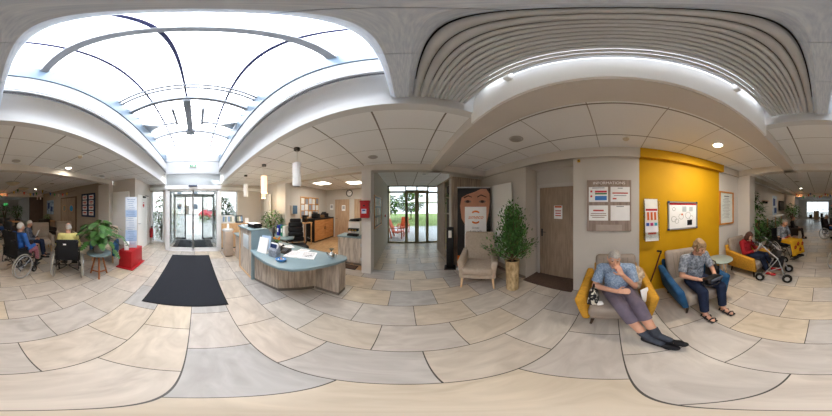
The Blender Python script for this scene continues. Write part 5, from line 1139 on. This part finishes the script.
person('grey-haired person in patterned blouse seated by the planter under a yellow blanket', (1.14,-3.94,0), rzD, seatedJ(.95,.02,'lap',(22,0,0),bow=.04), hair='short', hairm=grey_hair, top='blouse', topm=print_m, sleeve='short', legs='trousers', legm=mat('bright_blue_cloth','2f5fa8',.85), leglen=.95, shoes='shoe', shoem=black_m, vox=.009, female=True)
bl = thing('blanket','yellow blanket with red flowers draped over a seated lap by the planter','blanket',(1.14,-3.94,0),rzD)
bv = []; nx, ny = 10, 14
for j in range(ny+1):
    for i in range(nx+1):
        u = i/nx*2-1; v = j/ny
        if v < .55: y = -.16-.36*v/.55; zt = .70+.0*v
        else: y = -.52-.10*(v-.55)/.45; zt = .70-.44*(v-.55)/.45
        x_ = u*.27; drop = .12*max(0,abs(u)-.75)/.25 if v < .55 else 0
        bv.append((x_, y-.012*math.sin(u*9)*(v>.5), zt+.012*math.cos(u*5)-drop*.9))
bf = [(j*(nx+1)+i,j*(nx+1)+i+1,(j+1)*(nx+1)+i+1,(j+1)*(nx+1)+i) for j in range(ny) for i in range(nx)]
bo = part('cloth', MB().add(bv,bf), mat('yellow_blanket','d9a520',.9,var=.06,scale=20), bl)
so = bo.modifiers.new('thick','SOLIDIFY'); so.thickness = .012; so.offset = 1
rf = MB()
for x_,y_,z_,n_ in ((-.12,-.25,.728,0),(.1,-.38,.728,0),(.02,-.20,.728,0),(-.14,-.598,.50,1),(.06,-.612,.40,1),(.17,-.605,.55,1),(-.03,-.60,.58,1)):
    rf = MB()
    for q in range(5):
        a=q*2*PI/5
        if n_: rf.ell((x_+.035*math.cos(a),y_-.006,z_+.035*math.sin(a)),(.026,.006,.026),None,8,5)
        else: rf.ell((x_+.035*math.cos(a),y_+.035*math.sin(a),z_),(.026,.026,.006),None,8,5)
    part('printed_flower', rf, mat('flower_red','a8321f',.9), bl)
# far person behind the planter and her chair, person in the hall
def plain_chair(label, loc, rz, m, group=None):
    t = thing('armchair', label, 'armchair', loc, rz, group)
    part('seat', MB().box((0,-.03,.36),(.56,.58,.18),None,.05,3), m, t); part('backrest', MB().hexa([(-.32,.2,.25),(.32,.2,.25),(.32,.34,.25),(-.32,.34,.25),(-.34,.34,1.02),(.34,.34,1.02),(.34,.44,1.02),(-.34,.44,1.02)],.05,3), m, t)
    for s in (-1,1):
        part('arm', MB().box((s*.33,-.02,.42),(.11,.62,.40),None,.045,3), m, t)
        for y in (-.26,.26): part('leg', MB().cone((s*.28,y,.24),(s*.30,y*1.08,0),.024,.016,10,(0,0)), oak_m, t)
    return t
dk_f = mat('dark_brown_fabric','3a302c',.9,var=.15)
plain_chair('dark armchair beyond the planter, dark-clothed person in it', (1.46,-6.72,0), R(-80), dk_f)
person('dark-clothed person leaning back in an armchair far along the planter', (1.39,-6.72,0), R(-80), seatedJ(.97,.08,'lap',(4,0,0),.44,.0), hair='short', hairm=brown_hair, top='jacket', topm=mat('dark_cloth','2a2428',.9,var=.2), sleeve='long', legs='trousers', legm=mat('dark_plum','33262b',.9), leglen=.95, shoes='shoe', shoem=black_m, vox=.0095)
rzC = face((-.9,.3))
wheelchair('dark wheelchair far off in the corridor under the garland', (-.30,-6.9,0), rzC, True, 8)
person('person in dark top and blue trousers in the far corridor wheelchair', (-.30,-6.9,0), rzC, seatedJ(.95,.04,'arm',(8,0,0)), hair='short', hairm=grey_hair, top='jacket', topm=mat('dark_cloth','2a2428',.9), sleeve='long', legs='trousers', legm=mat('mid_blue_cloth','3a5c94',.9), leglen=.95, shoes='shoe', shoem=black_m, vox=.0095)
# lounge
plain_chair('beige armchair in the lounge behind the two wheelchairs', (-1.95,-4.55,0), R(165), beige_m)
plain_chair('beige armchair in the lounge nearer the porthole doors', (-3.05,-4.6,0), R(160), beige_m)
plain_chair('empty dark brown armchair at the back of the lounge', (-2.9,-6.0,0), R(185), dk_f)
plain_chair('dark armchair under the person in a checked shirt', (-1.22,-4.15,0), face((-.7,.45)), dk_f)
person('white-haired person in dark checked shirt reading a paper in the lounge', (-1.28,-4.11,0), face((-.7,.45)), seatedJ(.95,.02,'lap',(18,0,0),.46,.0), hair='short', hairm=white_hair, top='shirt', topm=mat('dark_check','39425a',.9,var=.35,scale=45,col2='7d8698'), sleeve='long', legs='trousers', legm=navy_m, leglen=.95, shoes='shoe', shoem=black_m, vox=.009)
np2 = thing('newspaper','folded newspaper held by the person in the lounge','newspaper',(-1.50,-3.98,.66),face((-.7,.45))); part('page', MB().hexa([(-.15,0,0),(0,.03,0),(0,.034,0),(-.15,.004,0),(-.15,-.1,.22),(0,-.06,.22),(0,-.056,.22),(-.15,-.096,.22)]), paper_m, np2); part('page', MB().hexa([(0,.03,0),(.15,0,0),(.15,.004,0),(0,.034,0),(0,-.06,.22),(.15,-.1,.22),(.15,-.096,.22),(0,-.056,.22)]), paper_m, np2)
ba = plain_chair('blue-sided beige armchair behind the monstera', (-3.05,-2.52,0), R(115), beige_m)
for ch in ba.children:
    if ch.name.startswith('arm'): ch.data = ch.data.copy(); ch.data.materials[0] = bfab_m; ch['label'] = 'blue velvet arm'
# tripod plant table
pt_ = thing('plant_table','round blue-grey table on three wooden legs under the monstera','table',(-2.14,-1.94,0))
part('top', MB().lathe([(.255,.565),(.27,.575),(.27,.595),(.26,.602)],(0,0,0),40), bluetop_m, pt_)
for k in range(3): a=k*2*PI/3+.75; part('leg', MB().cone((.07*math.cos(a),.07*math.sin(a),.57),(.21*math.cos(a),.21*math.sin(a),0),.022,.02,10,(0,0)), teak_m, pt_)
st_ = MB()
for k in range(3): a=k*2*PI/3+.75; st_.tube([(0,0,.09),(.185*math.cos(a),.185*math.sin(a),.09)],.017,8)
part('stretcher', st_, teak_m, pt_)
mo_ = thing('monstera','large monstera with split leaves in a grey pot on the tripod table','plant',(-2.14,-1.94,.602))
part('pot', MB().lathe([(.10,0),(.115,.01),(.13,.17),(.135,.20),(.12,.20),(.115,.17),(.0001,.165)],(0,0,0),28), mat('grey_pot','7d7c7b',.7,var=.06), mo_)
def monstera_leaf(mb, base, d, nrm, S):
    d = d.normalized(); s = d.cross(nrm).normalized(); n = s.cross(d)
    out = [(0,.02),(.12,.32),(.30,.46),(.42,.20),(.50,.47),(.62,.18),(.70,.40),(.80,.14),(.88,.24),(1.0,0)]
    o = len(mb.v)
    mid = [base+d*(t*S)-V((0,0,1))*(.22*S*t*t) for t,_ in out]
    for q in (-1,1):
        k0 = len(mb.v)
        for (t,w_),c in zip(out,mid): mb.v += [tuple(c), tuple(c+s*(q*w_*S)+n*(.10*w_*S)-V((0,0,1))*(w_*w_*S*.5))]
        for i in range(len(out)-1): a=k0+2*i; mb.f.append((a,a+1,a+3,a+2) if q>0 else (a,a+2,a+3,a+1))
rnd = random.Random(4); stm = MB()
for i in range(64):
    a = i*2.4+rnd.uniform(-.3,.3); r_ = rnd.uniform(.10,.44); h_ = rnd.uniform(.40,.80)-r_*.42
    tip = V((r_*math.cos(a),r_*math.sin(a),h_)); stm.tube([(0,0,.16),(tip.x*.5,tip.y*.5,.16+(h_-.16)*.8),tip],.006,6)
    lm = MB(); monstera_leaf(lm, tip, V((math.cos(a),math.sin(a),rnd.uniform(-.95,-.1))), V((.5*math.cos(a),.5*math.sin(a),1)), rnd.uniform(.15,.23)); part('leaf', lm, green_m, mo_)
for a,r_,h_ in ((R(118),.50,.36),(R(100),.34,.12)):
    tip = V((r_*math.cos(a),r_*math.sin(a),h_)); stm.tube([(0,0,.16),(tip.x*.5,tip.y*.5,.34),tip],.006,6); lm = MB(); monstera_leaf(lm, tip, V((math.cos(a),math.sin(a),-1.0)), V((.7*math.cos(a),.7*math.sin(a),1)), .22); part('leaf', lm, green_m, mo_)
part('stems', stm, mat('stem_green','57733a',.6), mo_)
# lounge west wall: double door with portholes, notice board, posters
w = sempty('door_8', (-3.9,-5.66,0), R(90))
part('frame', MB().span((-.70,-.03,0),(-.63,.0,2.16)).span((.63,-.03,0),(.70,.0,2.16)).span((-.70,-.03,2.1),(.70,0,2.16)), mat('dark_oak','6a5444',.6), w)
for s in (-1,1):
    l = part('leaf', MB().span((min(s*.01,s*.63),-.03,.01),(max(s*.01,s*.63),-.005,2.1)), doorw_m, w, smooth=False)
    part('porthole_rim', MB().ring((s*.32,-.032,1.58),.17,.02,'Y',28,8), oak_m, l); part('porthole', MB().tube([(s*.32,-.028,1.58),(s*.32,-.036,1.58)],.155,28), mat('porthole_blue','3f8fc4',.3,var=.2) if s>0 else mat('porthole_glass','8d8f88',.2,var=.3), l)
nb2 = thing('blue_notice_board','navy notice board with eight white sheets on the lounge wall','notice board',(-3.9,-4.15,1.72),R(90))
part('panel', MB().box((0,-.012,0),(.80,.024,.98)), mat('board_navy','1f3660',.6,var=.08), nb2); part('frame', MB().box((0,-.016,.49),(.84,.032,.03)).box((0,-.016,-.49),(.84,.032,.03)).box((-.405,-.016,0),(.03,.032,.98)).box((.405,-.016,0),(.03,.032,.98)).box((0,-.016,0),(.03,.03,.98)), mat('frame_navy','16284a',.5), nb2)
for x_ in (-.2,.2):
    for k in range(4):
        sh_ = part('sheet', MB().box((x_,-.026,.34-.225*k),(.27,.004,.18)), paper_m, nb2); part('print', MB().box((x_,-.029,.36-.225*k),(.2,.002,.05)).box((x_,-.029,.30-.225*k),(.16,.002,.02)), mat('red_print','c04a44',.7), sh_)
po = thing('blue_poster','blue and white poster on the lounge wall past the porthole doors','poster',(-3.9,-7.75,1.65),R(90)); part('sheet', MB().box((0,-.004,0),(.98,.008,.9)), mat('poster_blue','5a8cc0',.6,var=.3,scale=5,col2='c3d8ea'), po); part('picture', MB().box((-.2,-.009,.1),(.3,.003,.4)).box((.22,-.009,-.1),(.28,.003,.3)), mat('poster_dark','2a4a86',.6), po)
sbd = plain = thing('sideboard','low wooden sideboard below the blue poster in the lounge','cabinet',(-3.62,-7.6,0),R(90)); part('carcass', MB().span((-.6,-.24,.08),(.6,.24,.80)), doorw_m, sbd, smooth=False); part('top', MB().span((-.62,-.26,.80),(.62,.25,.83)), oak_m, sbd); part('plinth', MB().span((-.56,-.2,0),(.56,.22,.08)), dark_m, sbd)
for s in (-1,1): dd = part('door', MB().span((min(s*.01,s*.58),-.252,.11),(max(s*.01,s*.58),-.24,.78)), doorw_m, sbd, smooth=False); part('knob', MB().ell((s*.06,-.262,.5),(.014,.014,.014),None,8,6), dark_m, dd)
bush('sideboard_plant','dark leafy plant standing on the lounge sideboard','plant',(-3.56,-7.5,.83),.18,.2,80,dgreen_m,.16,.07)
for i,(x_,y_,h_,lb) in enumerate(((-1.3,-10.6,1.0,'tall dark ficus in the far hall beyond the garland'),(-2.2,-9.9,.9,'dark indoor tree beyond the lounge'),(1.75,-8.2,.95,'tall dark palm by the pilaster at the end of the planter'))):
    p_ = bush('indoor_tree',lb,'plant',(x_,y_,0),.42,h_*.62,200,dgreen_m,.26,.10,None,trunk=.75); part('pot', MB().lathe([(.14,0),(.18,.32),(.16,.32)]), dark_m, p_)
for i,(x_,y_,lb) in enumerate(((-.75,-9.0,'far dark bistro chair at the lounge end, beside the corridor'),(-1.35,-9.3,'far dark bistro chair at the lounge end, second from the corridor side'),(-2.0,-8.4,'far dark bistro chair in the back of the lounge'),(.9,-14.0,'small dark blue chair in the bright hall'))):
    t = thing('bistro_chair',lb,'chair',(x_,y_,0),R(160+20*i),'dark chairs at the far end')
    part('seat', MB().box((0,0,.45),(.42,.42,.05),None,.015), mat('chair_dark','2d3036',.6), t); part('backrest', MB().hexa([(-.2,.18,.5),(.2,.18,.5),(.2,.21,.5),(-.2,.21,.5),(-.2,.24,.88),(.2,.24,.88),(.2,.27,.88),(-.2,.27,.88)],.01), mat('chair_dark','2d3036',.6), t)
    for s in (-1,1):
        for q in (-1,1): part('leg', MB().tube([(s*.18,q*.18,0),(s*.17,q*.17,.43)],.014), dark_m, t)
t = thing('dining_table','round pale dining table at the far end of the lounge','table',(-1.5,-8.3,0)); part('top', MB().lathe([(.49,.72),(.5,.73),(.5,.75)],(0,0,0),32), oak_m, t); part('column', MB().cyl((0,0,.03),.05,.70), dark_m, t); part('foot', MB().lathe([(.28,0),(.26,.03),(.06,.05)]), dark_m, t)
t = thing('light_cupboard','light wood cupboard before the bright far window','cupboard',(.55,-18.2,0)); part('carcass', MB().span((-.35,-.25,0),(.35,.25,1.2)), beech_m, t, smooth=False); part('door', MB().span((-.34,.25,.05),(-.01,.265,1.15)), beech_m, t); part('door', MB().span((.01,.25,.05),(.34,.265,1.15)), beech_m, t)
t = tag(obj('green_sign', MB().box((0,0,0),(.4,.03,.26)), mat('sign_green','4ec46a',.5,var=.05,emit=.5), loc=(-1.7,-12.9,1.95)), 'small lit green sign hanging in the far hall','sign'); part('hanger', MB().box((0,0,.50),(.02,.02,.74)), alu_m, t)
# lounge ceiling lamps
for i,(x_,y_,lb) in enumerate(((-.95,-5.1,'large pale dome lamp on the lounge ceiling, just past the beam'),(-1.75,-6.4,'smaller pale dome lamp deeper in the lounge'))):
    t = thing('dome_lamp',lb,'ceiling light',(x_,y_,ZC-.02),0,'dome lamps in the lounge'); part('dome', MB().lathe([(.0001,-.12),(.12,-.11),(.22,-.07),(.28,-.02),(.28,0)],(0,0,0),28), mat('dome_glass','d9cdb8',.4,var=.04), t); part('rim', MB().ring((0,0,-.012),.285,.012,'Z'), alu_m, t)
for i,(x_,y_,lb) in enumerate(((1.35,-8.4,'orange shaded wall lamp by the far pilaster'),(-.9,-7.9,'orange shaded lamp hanging near the garland'))):
    t = thing('amber_lamp',lb,'lamp',(x_,y_,ZC-.02),0,'amber lamps'); part('stem', MB().cyl((0,0,-.14),.012,.14), dark_m, t); part('lamp_shade', MB().lathe([(.22,-.26),(.20,-.14),(.02,-.13)],(0,0,0),24), mat('amber_shade','c98a5c',.6,emit=.6), t)
    la = bpy.data.lights.new('amber_light','POINT'); la.energy=4; la.color=(1,.7,.45); link(bpy.data.objects.new('amber_light',la),t).location=(0,0,-.3)
def garland(label, pts, n):
    t = thing('garland',label,'garland',(0,0,0)); P=[]
    for a,b in zip(pts,pts[1:]):
        for i in range(9):
            q=i/8; c=V(a).lerp(V(b),q); c.z -= .18*math.sin(PI*q); P.append(c)
    part('string', MB().tube(P,.006,5), dark_m, t); cols=('c8433a','d9b23a','3a6ab0','4a9a5a','d8d4cc')
    for k in range(n):
        c=P[int(k*(len(P)-1)/n)]; part('pennant', MB().hexa([(c.x-.05,c.y-.01,c.z),(c.x+.05,c.y-.01,c.z),(c.x+.05,c.y+.01,c.z),(c.x-.05,c.y+.01,c.z)][:0] or [(c.x-.01,c.y-.006,c.z-.14),(c.x+.01,c.y-.006,c.z-.14),(c.x+.01,c.y+.006,c.z-.14),(c.x-.01,c.y+.006,c.z-.14),(c.x-.055,c.y-.006,c.z),(c.x+.055,c.y-.006,c.z),(c.x+.055,c.y+.006,c.z),(c.x-.055,c.y+.006,c.z)]), mat('pennant_'+cols[k%5],cols[k%5],.8), t)
garland('bright pennant garland strung across the lounge ceiling towards the porthole doors', [(-.3,-8.2,2.5),(-1.4,-6.2,2.5),(-2.6,-6.0,2.48),(-3.85,-5.0,2.45)], 22)
garland('pennant garland strung across the far corridor', [(1.5,-8.2,2.5),(.6,-8.0,2.5),(-.3,-8.2,2.5)], 12)
hd = thing('hanging_decoration','pink and white paper figure hanging from the lounge ceiling','decoration',(-2.25,-5.6,2.02),R(150)); part('body', MB().box((0,0,.12),(.2,.05,.1),None,.02).box((-.07,0,.03),(.06,.05,.14),None,.015).box((.07,0,.03),(.06,.05,.14),None,.015).box((.1,0,.20),(.09,.05,.1),None,.02), mat('paper_pink','d8b3bb',.8,var=.25,scale=14,col2='f0ecec'), hd); part('string', MB().tube([(0,0,.16),(0,0,.59)],.004,5), dark_m, hd)
# ---------------------------------------------------------------- planter partition
pp = thing('planter','long planter trough with posts and a white ledge beside the corridor','planter',(1.92,-5.0,0))
part('ledge', MB().span((-.16,-1.35,1.24),(.16,1.35,1.28),.006), white_m, pp); part('trough', MB().span((-.15,-1.3,.0),(.15,1.3,.36)), mat('trough_brown','5f5046',.7), pp); part('lower_rail', MB().span((-.02,-1.3,.70),(.02,1.3,.73)), white_m, pp)
for y in (-1.3,-.45,.45,1.3): part('post', MB().span((-.02,y-.02,.36),(.02,y+.02,1.24)), oak_m, pp)
for i,y in enumerate((-3.95,-4.5,-5.1,-5.75)):
    bush('planter_plant',('first leafy plant from the beam in the planter','second leafy plant from the beam in the planter','third leafy plant from the beam in the planter','last leafy plant in the planter, by the dark armchair')[i],'plant',(1.9,y,.36),.30,.42,170,dgreen_m,.17,.06,'plants in the planter')
tp = bush('tall_indoor_plant','tall leafy plant at the near end of the planter by the pale pilaster','plant',(1.86,-3.50,0),.26,.66,330,dgreen_m,.20,.07,trunk=.55); part('pot', MB().lathe([(.13,0),(.16,.30),(.14,.30)]), dark_m, tp)
wp = bush('wall_plant','dark plant in a wall basket above the planter','plant',(2.38,-4.3,1.92),.16,.16,70,dgreen_m,.14,.06); part('basket', MB().lathe([(.06,-.1),(.13,.06),(.12,.06)]), dark_m, wp)
t = thing('alcove_poster','blue and white poster on the alcove wall','poster',(2.5,-6.95,1.72),E_); part('sheet', MB().box((0,-.004,0),(.7,.008,1.1)), mat('poster_pale','b9cde0',.6,var=.2,scale=6), t); part('picture', MB().box((-.1,-.009,.2),(.35,.003,.4)).box((.1,-.009,-.25),(.4,.003,.3)), mat('poster_dark','2a4a86',.6), t)
t = thing('television','black flat television on the alcove wall','television',(2.405,-8.0,1.75),E_); part('screen', MB().box((0,0,0),(1.0,.05,.58),None,.006), black_m, t); part('display', MB().box((0,-.027,0),(.95,.003,.53)), mat('screen_glass','20262e',.1), t); part('bracket', MB().box((0,.05,0),(.2,.06,.2)), dark_m, t)
t = thing('wall_shelf','small brown shelf on the alcove wall','shelf',(2.5,-5.5,1.92),E_); part('board', MB().box((0,-.09,0),(.45,.18,.025)), oak_m, t); split_loose(part('bracket', MB().box((-.15,-.06,-.06),(.02,.12,.1)).box((.15,-.06,-.06),(.02,.12,.1)), dark_m, t))
# ---------------------------------------------------------------- light and camera
W = bpy.data.worlds.new('overcast'); bpy.context.scene.world = W; W.use_nodes = True
N = W.node_tree.nodes; Lk = W.node_tree.links; bgn = N['Background']
tc = N.new('ShaderNodeTexCoord'); nz = N.new('ShaderNodeTexNoise'); nz.inputs['Scale'].default_value = 2.2; nz.inputs['Detail'].default_value = 5; cr = N.new('ShaderNodeValToRGB')
cr.color_ramp.elements[0].color = (.80,.87,1,1); cr.color_ramp.elements[1].color = (1,1,1,1); cr.color_ramp.elements[0].position=.35; cr.color_ramp.elements[1].position=.6
Lk.new(tc.outputs['Generated'], nz.inputs['Vector']); Lk.new(nz.outputs['Fac'], cr.inputs['Fac']); Lk.new(cr.outputs['Color'], bgn.inputs['Color']); bgn.inputs['Strength'].default_value = 6.0
def area(name, loc, rot, sx, sy, e, col=(1,.97,.93)):
    la = bpy.data.lights.new(name,'AREA'); la.shape='RECTANGLE'; la.size=sx; la.size_y=sy; la.energy=e; la.color=col
    o = link(bpy.data.objects.new(name,la)); o.location=loc; o.rotation_euler=rot; return o
cam = bpy.data.cameras.new('camera'); cam.type='PANO'; cam.panorama_type='EQUIRECTANGULAR'; cam.clip_start=.02; cam.clip_end=500
co = link(bpy.data.objects.new('camera',cam)); co.location=(0,0,1.6); co.rotation_euler=(R(90),0,R(-5.02))
S = bpy.context.scene; S.camera = co
S.view_settings.view_transform='Standard'; S.view_settings.look='None'; S.view_settings.exposure=0.68; S.view_settings.gamma=1; S.view_settings.use_curve_mapping=False
S.cycles.max_bounces=14; S.cycles.diffuse_bounces=10; S.cycles.transparent_max_bounces=16; S.cycles.use_denoising=True; S.cycles.sample_clamp_indirect=8; S.cycles.caustics_reflective=False; S.cycles.caustics_refractive=False
